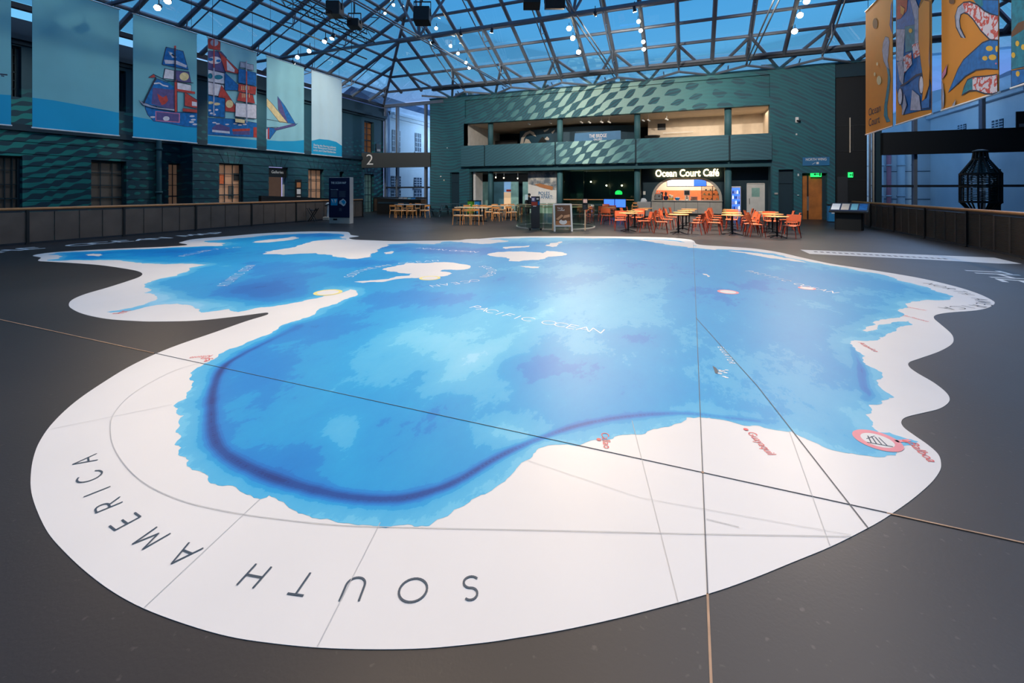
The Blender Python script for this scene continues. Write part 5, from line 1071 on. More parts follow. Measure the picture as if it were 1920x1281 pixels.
class Banner:
    def __init__(s, label, X, x0, x1, sgn, base, zb=3.5, zt_=7.8, org=(0, 0), sc=1):
        s.X = X; s.sgn = sgn; s.org = org; s.sc = sc; s.x0, s.x1 = x0, x1; a, b_ = sorted((atX(x0, 300, X).y, atX(x1, 300, X).y)); s.a, s.b_ = a, b_
        s.t = thing('hanging_banner', label, 'banner', (X, (a+b_)/2, zb), group=None)
        mb = MB(); n = 1; mb.box(X-.006, X+.006, a, b_, zb, zt_, base); mb.build('cloth', None, s.t)
        mb = MB(); mb.tube((X, a-.03, zt_), (X, b_+.03, zt_), .022, None, 8); mb.build('top_rod', 'chrome', s.t); mb = MB(); mb.tube((X, a-.02, zb), (X, b_+.02, zb), .022, None, 8); mb.build('bottom_rod', 'white', s.t)
        mb = MB(); [mb.tube((X, y, zt_), (X, y, zr(X, y)), .008, None, 5) for y in (a+.2, b_-.2)]; mb.build('hanging_wire', 'steel_dark', s.t); s.mb = MB(); s.k = 0; s.zb, s.zt = zb, zt_
    def pt(s, x, y, k=None):
        X_ = s.X+s.sgn*(.008+.0012*(s.k if k is None else k)); px, py = s.org[0]+x/s.sc, s.org[1]+y/s.sc
        q = atX(px, py, X_); q.y = max(s.a, min(s.b_, q.y)); q.z = max(s.zb+.01, min(s.zt-.01, q.z)); return q
    def poly(s, pts, m, outline=None):
        if outline:
            P_ = [s.pt(*p) for p in pts]; c = sum(P_, Vector())/len(P_); w_ = outline
            P2 = []
            for i in range(len(P_)):
                e = (P_[(i+1) % len(P_)]-P_[i-1]); nrm = Vector((0, e.z, -e.y)).normalized() if e.length > 1e-6 else Vector(); a_ = sum((P_[j].y*P_[(j+1) % len(P_)].z-P_[(j+1) % len(P_)].y*P_[j].z) for j in range(len(P_)))
                q = P_[i]+nrm*w_*(1 if a_ > 0 else -1); q.y = max(s.a, min(s.b_, q.y)); P2.append(q)
            s.mb.poly(P2, 'bn_line'); s.k += 1
        s.mb.poly([s.pt(*p) for p in pts], m); s.k += 1
    def line(s, pts, wd, m='bn_line'):
        for p, q in zip(pts[:-1], pts[1:]):
            a, b_ = s.pt(*p), s.pt(*q); s.mb.bar(a, b_, wd, .002, m) if 0 else s.strip(a, b_, wd, m)
        s.k += 1
    def strip(s, a, b_, wd, m):
        d = (b_-a); 
        if d.length < 1e-5: return
        d.normalize(); n_ = Vector((0, -d.z, d.y))*wd/2; s.mb.add([a-n_, b_-n_, b_+n_, a+n_], [(0, 1, 2, 3)], m)
    def ell(s, cx, cy, rx, ry, m, outline=None): s.poly([(cx+rx*math.cos(2*PI*i/16), cy+ry*math.sin(2*PI*i/16)) for i in range(16)], m, outline)
    def done(s): s.mb.build('printed_picture', None, s.t)
LX = -18.0; Z1 = dict(org=(240, 20), sc=4.5714)
B = Banner('blue sky and sea banner at the far left frame edge', LX, -75, 20.5, 1, 'bn_sky'); B.poly([(-75, 165), (0, 177), (21, 178.5), (21, 240), (-75, 240)], 'bn_sea'); B.line([(0, 139), (14, 140.5)], .04); B.line([(2, 142), (8, 143)], .03); B.done()
B = Banner('plain blue sky banner with a darker blue sea, widest at left', LX, 60.4, 223, 1, 'bn_sky'); B.poly([(60, 183), (100, 188), (160, 199), (223, 211.5), (223, 262), (60, 250)], 'bn_sea'); B.done()
B = Banner('blue banner printed with the stern and first mast of a patchwork sailing ship', LX, 249.4, 368.9, 1, 'bn_sky', **Z1)
B.poly([(40,905),(120,920),(240,940),(592,985),(592,1140),(40,1090)], 'bn_sea')
B.poly([(148,800),(240,815),(255,850),(400,870),(592,880),(592,1000),(480,990),(330,960),(220,945),(170,890),(150,840)], 'bn_blue', .02)
B.poly([(235,860),(445,880),(443,962),(235,945)], 'bn_pink'); B.poly([(243,868),(437,887),(436,953),(243,938)], 'bn_purple'); B.ell(328, 925, 28, 20, 'bn_white')
for x, y in ((550,905),(560,935),(545,955),(575,975),(212,912)): B.ell(x, y, 22, 8, 'bn_white')
B.poly([(330,315),(470,350),(515,505),(295,460)], 'bn_blue', .03); B.poly([(310,420),(420,430),(505,470),(500,490),(400,455),(320,455)], 'bn_white'); B.poly([(345,350),(390,365),(360,380),(420,400),(380,405)], 'bn_white')
B.poly([(320,500),(395,515),(392,588),(305,578)], 'bn_white', .03); B.poly([(400,515),(520,528),(540,618),(398,598)], 'bn_purple', .03); B.ell(482, 565, 40, 36, 'bn_cream')
B.poly([(420,615),(540,640),(540,688),(425,678)], 'bn_white', .03); B.poly([(245,585),(400,640),(405,850),(135,795)], 'bn_blue', .03); B.poly([(215,660),(395,680),(400,850),(200,800)], 'bn_purple'); B.poly([(250,710),(300,745),(330,725),(345,770),(320,800),(290,810),(265,765)], 'bn_red')
B.line([(222,625),(270,620),(300,640),(345,650)], .05, 'bn_white'); B.poly([(340,600),(395,620),(395,655),(335,612)], 'bn_teal')
B.poly([(180,575),(222,545),(235,570)], 'bn_red', .02); B.poly([(95,768),(135,790),(245,830),(400,845),(400,860),(200,830),(130,808)], 'bn_grey', .02)
B.poly([(400,590),(418,590),(420,870),(402,870)], 'bn_red', .02); B.poly([(396,300),(412,300),(412,345),(396,345)], 'bn_red'); B.line([(403,320),(406,600)], .05); B.line([(222,548),(330,600),(560,620)], .03)
B.poly([(488,700),(592,770),(592,835),(488,815)], 'bn_red', .03); B.poly([(548,778),(590,785),(590,820),(548,815)], 'bn_white'); B.poly([(470,838),(592,850),(592,875),(470,862)], 'bn_red', .02); B.line([(420,680),(575,705)], .09, 'bn_red'); B.line([(135,795),(240,570)], .04)
B.done()
B = Banner('banner printed with the middle masts of a patchwork sailing ship', LX, 389.4, 481, 1, 'bn_sky2', **Z1)
B.poly([(680,1070),(1105,1110),(1105,1190),(680,1150)], 'bn_sea'); B.poly([(680,920),(900,930),(1105,965),(1105,1085),(900,1075),(680,1060)], 'bn_blue', .02)
B.poly([(720,1005),(745,985),(775,965),(820,985),(872,1000),(872,1045),(722,1030)], 'bn_purple'); B.line([(722,1030),(872,1045)], .09, 'bn_white'); B.poly([(895,1020),(1045,1010),(1045,1065),(900,1060)], 'bn_purple'); B.line([(895,1025),(1045,1020)], .1, 'bn_red'); B.poly([(1075,1000),(1105,1000),(1105,1090),(1075,1085)], 'bn_red')
for x, y in ((770,970),(740,960),(850,975),(920,970),(960,980),(1000,975)): B.ell(x, y, 18, 6, 'bn_white')
B.poly([(682,240),(740,240),(790,270),(790,340),(682,320)], 'bn_red', .02); B.ell(740, 275, 34, 30, 'bn_grey'); B.poly([(682,345),(800,355),(840,400),(835,530),(682,500)], 'bn_purple', .03); B.ell(742, 425, 58, 32, 'bn_white'); B.ell(705, 418, 24, 14, 'bn_blue'); B.ell(775, 430, 20, 12, 'bn_blue')
B.poly([(682,505),(830,540),(828,628),(682,605)], 'bn_white', .03); B.ell(775, 570, 38, 20, 'bn_teal'); B.ell(705, 560, 20, 24, 'bn_teal'); B.poly([(682,612),(820,640),(828,740),(682,715)], 'bn_white', .03); B.poly([(682,725),(828,755),(828,915),(682,900)], 'bn_blue', .03)
for x, y in ((705,790),(760,800)): B.ell(x, y, 30, 12, 'bn_cream')
for x, y in ((700,855),(740,890),(760,850),(715,880)): B.ell(x, y, 14, 8, 'bn_white')
B.poly([(775,345),(950,515),(950,542),(835,520)], 'bn_red', .02); B.poly([(845,425),(915,505),(912,530),(850,510)], 'bn_white'); B.poly([(830,530),(945,640),(940,682),(830,680)], 'bn_blue', .02); B.poly([(800,640),(960,875),(835,860),(835,750),(775,740)], 'bn_red', .02); B.ell(870, 800, 32, 34, 'bn_cream')
B.poly([(965,440),(1010,445),(1008,490),(960,485)], 'bn_grey', .02); B.poly([(1018,455),(1075,465),(1075,512),(1018,500)], 'bn_grey', .02); B.poly([(950,495),(1098,535),(1100,645),(945,615)], 'bn_blue', .02); B.poly([(948,628),(1100,655),(1092,720),(945,690)], 'bn_red', .02); B.poly([(955,700),(1070,725),(1088,795),(935,770)], 'bn_red', .02)
for x in (975, 990, 1005, 1035): B.line([(x, 645), (x, 680)], .03, 'bn_cream'); B.line([(x+5, 710), (x+5, 745)], .03, 'bn_cream')
B.poly([(925,790),(1100,810),(1100,925),(920,905)], 'bn_white', .03); B.poly([(920,925),(1000,935),(1000,965),(920,955)], 'bn_cream', .03); B.line([(737,240),(737,730)], .05, 'bn_red'); B.line([(737,490),(735,900)], .05, 'bn_grey'); B.line([(1015,430),(1018,960)], .06, 'bn_grey'); B.line([(1017,520),(1017,640)], .05, 'bn_red')
B.done()
B = Banner('pale banner printed with the bowsprit and jib sails of a ship', LX, 499.8, 569.8, 1, 'bn_sky2', **Z1)
B.poly([(1185,1110),(1300,1118),(1420,1118),(1508,1110),(1508,1225),(1185,1195)], 'bn_sea'); B.poly([(1185,750),(1235,800),(1370,965),(1300,955),(1185,815)], 'bn_cream', .02); B.poly([(1283,735),(1345,820),(1435,972),(1370,960),(1290,850)], 'bn_blue', .02); B.poly([(1283,740),(1310,780),(1370,960),(1340,930),(1290,850)], 'bn_purple')
B.poly([(1190,1000),(1270,1010),(1430,975),(1455,965),(1430,985),(1270,1025),(1215,1100),(1190,1095)], 'bn_blue', .02); B.line([(1255,1018),(1430,975)], .1, 'bn_purple'); B.line([(1185,930),(1430,972)], .02); B.line([(1185,1000),(1290,1000)], .02); B.line([(1205,1005),(1205,1100)], .07, 'bn_red'); B.line([(1188,1015),(1190,1100)], .06, 'bn_white'); B.done()
B = Banner('pale almost blank banner with three lines of white writing, farthest of the left row', LX, 584, 640.8, 1, 'bn_pale', **Z1)
B.poly([(1572,1115),(1640,1100),(1720,1108),(1785,1125),(1835,1158),(1835,1260),(1572,1235)], 'bn_sea')
B.done(); mb = MB()
for i, (s_, y0, y1) in enumerate((('Sharing the Sharing audience', 1152, 1172), ('from Newcomers School and', 1172, 1192), ('artist and Chief Builderism', 1195, 1216))):
    a, b_ = B.pt(1590, y0, 6), B.pt(1782, y1, 6); c = (a+b_)/2; ftext(mb, s_, c, (0, 1, 0), (0, 0, 1), .15, None, .012, fit=(b_.y-a.y))
mb.build('lettering', 'white', B.t)
RX = 5.5; Z2 = dict(org=(1600, 0), sc=6.0, zb=3.54, zt_=7.72)
B = Banner('orange banner reading Ocean Court with a thin tentacle, nearest the back wall', RX, 1623.5, 1674, -1, 'bn_orange', **Z2)
B.poly([(360,415),(395,425),(405,470),(395,600),(385,690),(405,780),(415,900),(395,1080),(380,1200),(385,1310),(415,1365),(375,1375),(345,1300),(350,1180),(385,960),(390,850),(375,760),(340,680),(325,570),(335,480)], 'bn_grey', .015); B.poly([(380,755),(405,780),(415,900),(395,1080),(380,1200),(385,1310),(415,1365),(375,1375),(345,1300),(350,1180),(385,960),(390,850)], 'bn_teal')
B.ell(245, 265, 28, 62, 'bn_brown'); B.ell(288, 905, 26, 52, 'bn_cream'); B.ell(240, 835, 10, 22, 'bn_cream'); B.ell(268, 720, 10, 20, 'bn_cream'); B.poly([(440,0),(425,60),(410,280),(440,380)], 'bn_blue', .02); B.done()
mb = MB()
for s_, y in (('Ocean', 207), ('Court', 227.5)):
    a, b_ = atX(1628.5, y+ (1.5), RX-.02), atX(1651 if s_ == 'Ocean' else 1649, y-1.5, RX-.02); c = (a+b_)/2; ftext(mb, s_, c, (0, -1, 0), (0, 0, 1), .36, None, .0, fit=abs(a.y-b_.y))
mb.build('lettering', 'bn_line', B.t)
B = Banner('banner printed with a patchwork octopus head, second from the back wall', RX, 1680.4, 1747, -1, 'bn_orange', **Z2)
B.poly([(485,0),(760,0),(720,120),(740,420),(770,560),(770,700),(785,850),(860,900),(880,960),(880,1230),(760,1240),(560,1290),(545,1200),(500,1060),(485,990)], 'bn_blue', .02)
for P_, m_ in (([(490,0),(610,0),(600,120),(530,210),(490,220)], 'bn_red'), ([(530,60),(580,100),(560,170),(530,150)], 'bn_orange'), ([(485,330),(580,330),(560,700),(485,680)], 'bn_grey'), ([(580,300),(690,280),(690,560),(585,590)], 'bn_teal'), ([(640,0),(700,0),(735,90),(740,480),(690,520),(690,220)], 'bn_grey'), ([(560,640),(650,590),(660,720),(570,830)], 'bn_swirl'), ([(660,500),(745,480),(750,620),(680,660)], 'bn_swirl'), ([(490,700),(550,680),(570,830),(555,960),(520,900)], 'bn_grey'), ([(640,1240),(660,1010),(740,1080),(760,1240)], 'bn_grey'), ([(545,1290),(570,1050),(600,1180),(560,1290)], 'bn_grey')): B.poly(P_, m_, .012)
B.ell(642, 345, 20, 26, 'bn_yellow'); B.ell(525, 1085, 28, 100, 'bn_line'); B.ell(525, 1085, 22, 90, 'bn_white'); B.ell(762, 955, 30, 110, 'bn_line'); B.ell(764, 955, 22, 96, 'bn_white'); B.line([(530,970),(600,930),(700,850),(780,825)], .05); B.poly([(735,100),(790,0),(880,0),(880,560),(850,620),(860,780),(850,960),(790,1140),(770,1150),(790,960),(780,840),(760,700),(735,480)], 'bn_orange', .02)
B.poly([(880,440),(855,560),(850,680),(880,760)], 'bn_grey', .01); B.poly([(880,960),(830,1100),(765,1150),(770,1220),(880,1200)], 'bn_blue', .02); B.done()
B = Banner('orange banner printed with a curling white tentacle and a blue spotted tentacle', RX, 1766, 1873, -1, 'bn_orange', **Z2)
B.poly([(1350,0),(1640,0),(1640,165),(1520,150),(1430,90)], 'bn_blue', .015); B.poly([(1350,0),(1450,0),(1460,60),(1420,90)], 'bn_teal')
B.poly([(1160,300),(1148,180),(1175,90),(1240,35),(1310,28),(1390,60),(1470,130),(1540,165),(1640,175),(1640,440),(1540,440),(1440,340),(1350,210),(1290,150),(1240,135),(1205,160),(1190,230),(1200,320),(1255,435),(1215,410)], 'bn_swirl', .03)
B.poly([(1160,300),(1148,180),(1175,90),(1230,45),(1260,130),(1205,160),(1190,230),(1200,320),(1255,435),(1215,410)], 'bn_grey')
B.poly([(1640,455),(1540,455),(1450,490),(1340,590),(1240,680),(1180,780),(1140,880),(1070,1035),(1180,930),(1260,850),(1380,780),(1500,765),(1640,770)], 'bn_blue', .03)
for x, y, a_, c_ in ((1530,545,40,30),(1615,550,18,36),(1480,655,30,26),(1565,645,44,32)): B.ell(x, y, a_, c_, 'bn_yellow')
B.ell(1605, 715, 10, 10, 'bn_pink'); B.poly([(1640,835),(1500,865),(1350,875),(1285,905),(1250,980),(1220,1065),(1300,1015),(1380,1010),(1480,1045),(1560,1050),(1640,1030)], 'bn_swirl', .03); B.poly([(1340,878),(1285,905),(1250,980),(1220,1065),(1295,1015),(1340,1010)], 'bn_teal')
B.poly([(1000,890),(1040,830),(1055,730),(1000,830)], 'bn_pink', .015); B.poly([(1000,900),(1020,1060),(1018,1180),(1003,1240)], 'bn_grey', .015); B.poly([(1110,1190),(1150,1120),(1140,1190)], 'bn_grey', .01); B.ell(1105, 15, 30, 32, 'bn_brown'); B.done()
B = Banner('banner of blue tentacle arms with yellow spots at the right frame edge', RX, 1897, 2080, -1, 'bn_orange', **Z2)
B.poly([(1780,0),(2900,0),(2900,700),(1900,750),(1780,780)], 'bn_teal', .02); B.poly([(1780,360),(1850,260),(1920,230),(1920,330),(1830,390),(1780,420)], 'bn_brown'); B.poly([(1780,800),(1860,790),(2900,700),(2900,900),(1900,930),(1780,980)], 'bn_blue', .02)
for x, y in ((1845,490),(1800,620),(1850,830),(1910,530)): B.ell(x, y, 22, 32, 'bn_yellow')
B.done()
# ------------------------------------------------------------------ ocean map board
p = atF(640, 418.7); bw, bd, bh = 1.14, .34, 2.3; ang = .17
t_ = thing('information_board', 'tall navy board reading THE OCEAN MAP with grey sides', 'information board', (p.x, p.y, 0), ang)
part(t_, 'casing', lambda b: b.bevbox(-bw/2, bw/2, -bd/2, bd/2, 0, bh, .015), 'stone')
part(t_, 'front_panel', lambda b: b.box(-bw/2+.0, bw/2-.0, -bd/2-.02, -bd/2, .3, bh-.02), 'navy')
part(t_, 'lettering', lambda b: (ftext(b, 'THE OCEAN MAP', (-.03, -bd/2-.024, 2.02), (1, 0, 0), (0, 0, 1), .15, None, .02, fit=.84), ftext(b, 'Welcome to the Map', (-.26, -bd/2-.024, 1.69), (1, 0, 0), (0, 0, 1), .07, None, .01, fit=.42)), 'white')
part(t_, 'text_lines', lambda b: [b.box(x, x+w_, -bd/2-.024, -bd/2-.02, z, z+.012) for x in (-.46, 0) for z, w_ in [(1.6-.028*i, .38-.03*((i*7) % 3)) for i in range(11)]]+[b.box(0, .15, -bd/2-.024, -bd/2-.02, .75-.025*i, .76-.025*i) for i in range(6)], 'steel')
part(t_, 'world_map', lambda b: (b.box(-.46, -.09, -bd/2-.024, -bd/2-.02, .9, 1.24, 'bn_sea'), b.poly([(-.44, -bd/2-.026, 1.2), (-.36, -bd/2-.026, 1.2), (-.33, -bd/2-.026, 1.1), (-.31, -bd/2-.026, .98), (-.36, -bd/2-.026, 1.08)], 'white'), b.poly([(-.28, -bd/2-.026, 1.2), (-.13, -bd/2-.026, 1.2), (-.16, -bd/2-.026, 1.08), (-.22, -bd/2-.026, 1.0), (-.25, -bd/2-.026, 1.12)], 'white'), b.poly([(x, -bd/2-.024, z) for x, z in ((.02, 1.12), (.1, 1.16), (.22, 1.24), (.34, 1.16), (.4, 1.06), (.32, .9), (.24, .86), (.1, .96), (.0, 1.0))], 'white'), b.poly([(x, -bd/2-.027, z) for x, z in ((.12, 1.1), (.24, 1.18), (.33, 1.12), (.36, 1.04), (.28, .94), (.2, 1.0))], 'bn_sea')))
part(t_, 'socket', lambda b: b.box(-.34, -.12, -bd/2-.01, -bd/2+.0, .16, .24), 'ink')
p = atF(612, 414); t_ = thing('floor_stand', 'black and white wheeled stand half hidden behind the ocean map board', 'stand', (p.x-.1, p.y+.2, 0), .3)
part(t_, 'base', lambda b: b.bevbox(-.22, .16, -.16, .16, .03, .2, .03), 'cream'); part(t_, 'column', lambda b: (b.tube((.02, 0, .2), (.06, 0, .8), .08, 'white'), b.tube((-.04, 0, .2), (0, 0, .6), .05, 'ink'))); part(t_, 'head', lambda b: (b.ball((.02, 0, .86), .13, 'white', 8, (1, .8, 1)), b.tube((-.1, -.11, .8), (.12, -.11, .9), .03, 'ink')))
p = atF(580, 416); t_ = thing('folding_frame', 'black folding cross frame leaning at the left railing', 'folding frame', (p.x+.1, p.y+.2, 0), .2)
for s_ in (-1, 1): part(t_, 'cross_leg', lambda b: (b.tube((-.24*s_, .06*s_, 0.02), (.24*s_, .06*s_, .72), .022), b.tube((-.24*s_, .06*s_-.18, 0.02), (.24*s_, .06*s_-.18, .72), .022)), 'ink')
part(t_, 'fabric_seat', lambda b: b.slab([(-.22, -.1, .66), (0, -.1, .58), (.22, -.1, .66), (.22, -.1, .64), (0, -.1, .56), (-.22, -.1, .64)], (0, .2, 0)), 'ink')
# ------------------------------------------------------------------ sloping display desks
def desk(label, loc, rz, w_, d_, h, bw_):
    t_ = thing('display_desk', label, 'display desk', loc, rz)
    part(t_, 'plinth', lambda b: b.bevbox(-bw_/2, bw_/2, -d_*.3, d_*.3, 0, h-.3, .06), 'ink')
    part(t_, 'sloping_top', lambda b: b.slab([(-w_/2, -d_/2, h-.34), (w_/2, -d_/2, h-.34), (w_/2, d_/2, h), (-w_/2, d_/2, h)], (0, 0, .05)), 'ink')
    part(t_, 'printed_panel', lambda b: b.slab([(-w_/2+.06, -d_/2+.06, h-.34+.083), (w_/2-.06, -d_/2+.06, h-.34+.083), (w_/2-.06, d_/2-.06, h+.02), (-w_/2+.06, d_/2-.06, h+.02)], (0, 0, .006)), 'navy')
    def lay(b):
        for i, (a, c_, m_) in enumerate(((.04, .26, 'white'), (.30, .50, 'cream'), (.55, .72, 'bn_sky'), (.76, .96, 'bn_blue'))):
            xa, xb = -w_/2+w_*a, -w_/2+w_*c_; f = lambda v: h-.34+.34*v+.05+.018
            b.slab([(xa, -d_/2+d_*.16, f(.16)), (xb, -d_/2+d_*.16, f(.16)), (xb, -d_/2+d_*.84, f(.84)), (xa, -d_/2+d_*.84, f(.84))], (0, 0, .004), m_)
    part(t_, 'picture', lay); return t_
p = atF(1597, 431); desk('black display desk with sloping picture panel by the right railing', (6.15, 22.6, 0), -.35, 1.3, .95, 1.06, .95)
desk('dark display desk with blue panel at the far left railing', (atY(761, 390, 27.6).x, 27.6, 0), .1, 1.5, .6, 1.08, 1.2)
def bins(px, py, cols, labs):
    for k, (m_, lb) in enumerate(zip(cols, labs)):
        p = atF(px+k*(13 if px < 1000 else 9), py); t_ = thing('recycling_bin', lb, 'bin', (p.x, p.y, 0)); 
        part(t_, 'body', lambda b: b.bevbox(-.19, .19, -.18, .18, .04, .86, .02), m_); part(t_, 'lid', lambda b: (b.bevbox(-.2, .2, -.19, .19, .86, .93, .02), b.box(-.09, .09, -.1, .02, .93, .94)), 'ink'); part(t_, 'base', lambda b: b.box(-.17, .17, -.16, .16, 0, .04), 'ink')
        part(t_, 'label_mark', lambda b: [b.box(-.06, .06, -.185, -.18, z, z+.05) for z in (.45, .6)], 'white')
bins(883, 400, ('green_bin', 'blue_bin'), ('bright green recycling bin by the white post of the left entrance', 'blue recycling bin beside the bright green one at the left entrance'))
bins(1560, 416.5, ('blue_bin', 'green_bin'), ('blue recycling bin behind the right display desk', 'lime recycling bin behind the right display desk'))
# ------------------------------------------------------------------ lighthouse lens
p = atX(1838, 350, 9.6); LZ0 = 1.65-36*.01906; 
t_ = thing('lighthouse_lens', 'large dark barrel shaped lighthouse lens beyond the right railing', 'lighthouse lens', (9.6, p.y, LZ0-.25))
def prof(z):
    P_ = [(0, .22), (.42, .53), (1.42, .53), (1.95, .2), (2.2, .17)]
    for (a, r0), (b_, r1) in zip(P_[:-1], P_[1:]):
        if z <= b_: return r0+(r1-r0)*(z-a)/(b_-a)
    return .2
for i in range(12):
    a = 2*PI*i/12; part(t_, 'frame_bar', lambda b: b.path([(prof(z)*math.cos(a), prof(z)*math.sin(a), z+.1) for z in (0, .42, 1.42, 1.95, 2.2)], .028, None, 6), 'ink')
part(t_, 'frame_ring', lambda b: [b.lathe([(prof(z)-.02, z+.07), (prof(z)+.03, z+.07), (prof(z)+.03, z+.13), (prof(z)-.02, z+.13), (prof(z)-.02, z+.07)], (0, 0, 0), 24, cap=False) for z in (0, .42, .98, 1.42, 1.95)], 'ink')
m, t, b = newmat('lens_glass'); b.inputs['Base Color'].default_value = lin((30, 52, 50))+(1,); b.inputs['Roughness'].default_value = .08; b.inputs['Specular IOR Level'].default_value = .9
part(t_, 'prism_ring', lambda b: [b.lathe([(prof(z)-.06, z+.1), (prof(z)-.015, z+.105), (prof(z)-.05, z+.13), (prof(z)-.06, z+.1)], (0, 0, 0), 24, cap=False) for z in [.5+.06*i for i in range(26)]], 'lens_glass', True)
part(t_, 'cap', lambda b: b.lathe([(.18, 2.28), (.22, 2.32), (.2, 2.36), (.06, 2.4)], (0, 0, 0), 20), 'ink'); part(t_, 'pedestal', lambda b: b.lathe([(.5, DZ-(LZ0-.25)), (.3, DZ+1-(LZ0-.25)), (.24, -.1), (.34, .1)], (0, 0, 0), 20), 'ink')
part(t_, 'rear_panel', lambda b: b.box(.4, .7, .3, .36, .2, 1.7), 'ink')
# ------------------------------------------------------------------ cafe furniture
def orange_chair(t_):
    for sx_ in (-1, 1):
        part(t_, 'leg', lambda b: b.tube((sx_*.17, -.17, .43), (sx_*.225, -.23, 0), .018, None, 8, .013), 'orange_dark'); part(t_, 'leg', lambda b: b.tube((sx_*.18, .17, .43), (sx_*.22, .27, 0), .018, None, 8, .013), 'orange_dark')
    def seat(b):
        n = 8; g_ = []
        for j in range(n+1):
            for i in range(n+1):
                x = -.22+.44*i/n; y = -.22+.42*j/n; z = .445-.02*(1-((i-4)/4)**2)*(1-((j-4)/4)**2)-(.02 if j == 0 else 0); g_.append((x, y, z))
        k = n+1; fs = [(j*k+i, j*k+i+1, (j+1)*k+i+1, (j+1)*k+i) for j in range(n) for i in range(n)]; b.add(g_, fs); b.add([(x, y, z-.018) for x, y, z in g_], [f[::-1] for f in fs])
        ed = list(range(0, k))+[k*j+n for j in range(1, k)]+[k*n+i for i in range(n-1, -1, -1)]+[k*j for j in range(n-1, 0, -1)]; N_ = len(g_); b.add(g_+[(x, y, z-.018) for x, y, z in g_], [(ed[i], ed[(i+1) % len(ed)], N_+ed[(i+1) % len(ed)], N_+ed[i]) for i in range(len(ed))])
    part(t_, 'seat', seat, 'orange', True)
    def back(b):
        n = 8
        P_ = [[(x, .21+.06*(z-.55)/.25+.05*(1-(x/.23)**2), z) for x in [-.23+.46*i/n for i in range(n+1)]] for z in (.57, .65, .73, .80)]
        for off in (0, .014):
            b.add([(x, y+off, z) for r_ in P_ for x, y, z in r_], [(j*(n+1)+i, j*(n+1)+i+1, (j+1)*(n+1)+i+1, (j+1)*(n+1)+i)[::1 if off == 0 else -1] for j in range(3) for i in range(n)])
        b.add([(x, y, z) for x, y, z in P_[3]]+[(x, y+.014, z) for x, y, z in P_[3]], [(i, i+1, n+2+i, n+1+i) for i in range(n)])
    part(t_, 'backrest', back, 'orange', True)
    part(t_, 'back_post', lambda b: [b.tube((sx_*.2, .19, .43), (sx_*.215, .235, .6), .016, None, 8) for sx_ in (-1, 1)]+[b.tube((x, .22, .44), (x, .27, .58), .007, None, 6) for x in (-.12, -.06, 0, .06, .12)], 'orange')
def place(protos, key, maker, name, label, cat, loc, rz, group):
    if key not in protos: t_ = thing(name, label, cat, loc, rz, group); maker(t_); protos[key] = t_; return t_
    return dup(protos[key], loc, rz, label, group)
PR_ = {}
def cafe_table(t_):
    part(t_, 'table_top', lambda b: b.lathe([(.36, .715), (.37, .725), (.37, .735), (.36, .745)], (0, 0, 0), 28), 'oak'); part(t_, 'column', lambda b: b.lathe([(.035, .03), (.03, .7), (.1, .71)], (0, 0, 0), 14), 'ink')
    for k in range(4): a = PI/4+k*PI/2; part(t_, 'foot', lambda b: b.tube((0, 0, .09), (.36*math.cos(a), .36*math.sin(a), .012), .022, None, 8, .014), 'ink')
rowW = ['front row', 'second row', 'third row', 'back row']; colW = ['nearest the round glass rail', 'second from the glass rail', 'third from the glass rail', 'farthest right']
tabs = []
def c_at(px, py): q = atF(px, py); return (q.x, q.y)
T1 = [c_at(1178,434), c_at(1272,438.5), c_at(1373,440.5), c_at(1457,445.5)]
for ci in range(4):
    for ri in range(4):
        if (ci, ri) == (3, 3): continue
        tabs.append((T1[ci][0]+(.12*ri if ci else .05*ri), T1[ci][1]+1.75*ri, ci, ri))
for x, y, ci, ri in tabs:
    place(PR_, 'tab', cafe_table, 'cafe_table', 'round cafe table on a black four-footed base, %s, %s' % (rowW[ri], colW[ci]), 'table', (x, y, 0), R.uniform(0, .6), 'round cafe tables')
    sides = [('left', -.62, .02, PI/2), ('right', .62, -.02, -PI/2)]
    if ri == 1 and ci != 1: sides.append(('far', .05, .72, 0))
    for sd, dx, dy, rz in sides:
        rz2 = rz+R.uniform(-.35, .35); 
        if ci == 0 and ri == 0 and sd == 'left': dx, dy, rz2 = -.35, .3, .15
        if ci == 3 and ri == 0 and sd == 'right': rz2 = -.5; dx = .42
        place(PR_, 'och', orange_chair, 'cafe_chair', 'orange chair, %s side, %s table %s' % (sd, rowW[ri], colW[ci]), 'chair', (x+dx, y+dy, 0), rz2, 'orange cafe chairs')
for i, (px, py, rz) in enumerate(((1138,421,PI-.1),(1129,414,PI+.3),(1148,412,0.2),(1133,407,-.2))):
    q = atF(px, py); place(PR_, 'och', orange_chair, 'cafe_chair', 'orange chair right behind the round glass rail, '+['nearest', 'second', 'third', 'farthest'][i], 'chair', (q.x, q.y, 0), rz, 'orange chairs by the round glass rail')
q = atF(1143, 416); place(PR_, 'tab', cafe_table, 'cafe_table', 'round cafe table just right of the round glass rail', 'table', (q.x-.1, q.y+.4, 0), 0, 'round cafe tables')
def high_chair(t_):
    for sx_ in (-1, 1):
        for sy in (-1, 1): part(t_, 'leg', lambda b: b.bar((sx_*.16, sy*.14, .8), (sx_*.24, sy*.22, 0), .03, .03), 'oak')
    part(t_, 'tray', lambda b: b.bevbox(-.2, .2, -.26, -.1, .68, .71, .008), 'oak'); part(t_, 'seat', lambda b: b.box(-.15, .15, -.1, .15, .5, .53), 'oak'); part(t_, 'backrest', lambda b: (b.box(-.18, .18, .12, .15, .62, .7), b.box(-.18, .18, .12, .15, .82, .92), b.box(-.18, -.14, .12, .15, .5, .92), b.box(.14, .18, .12, .15, .5, .92)), 'oak')
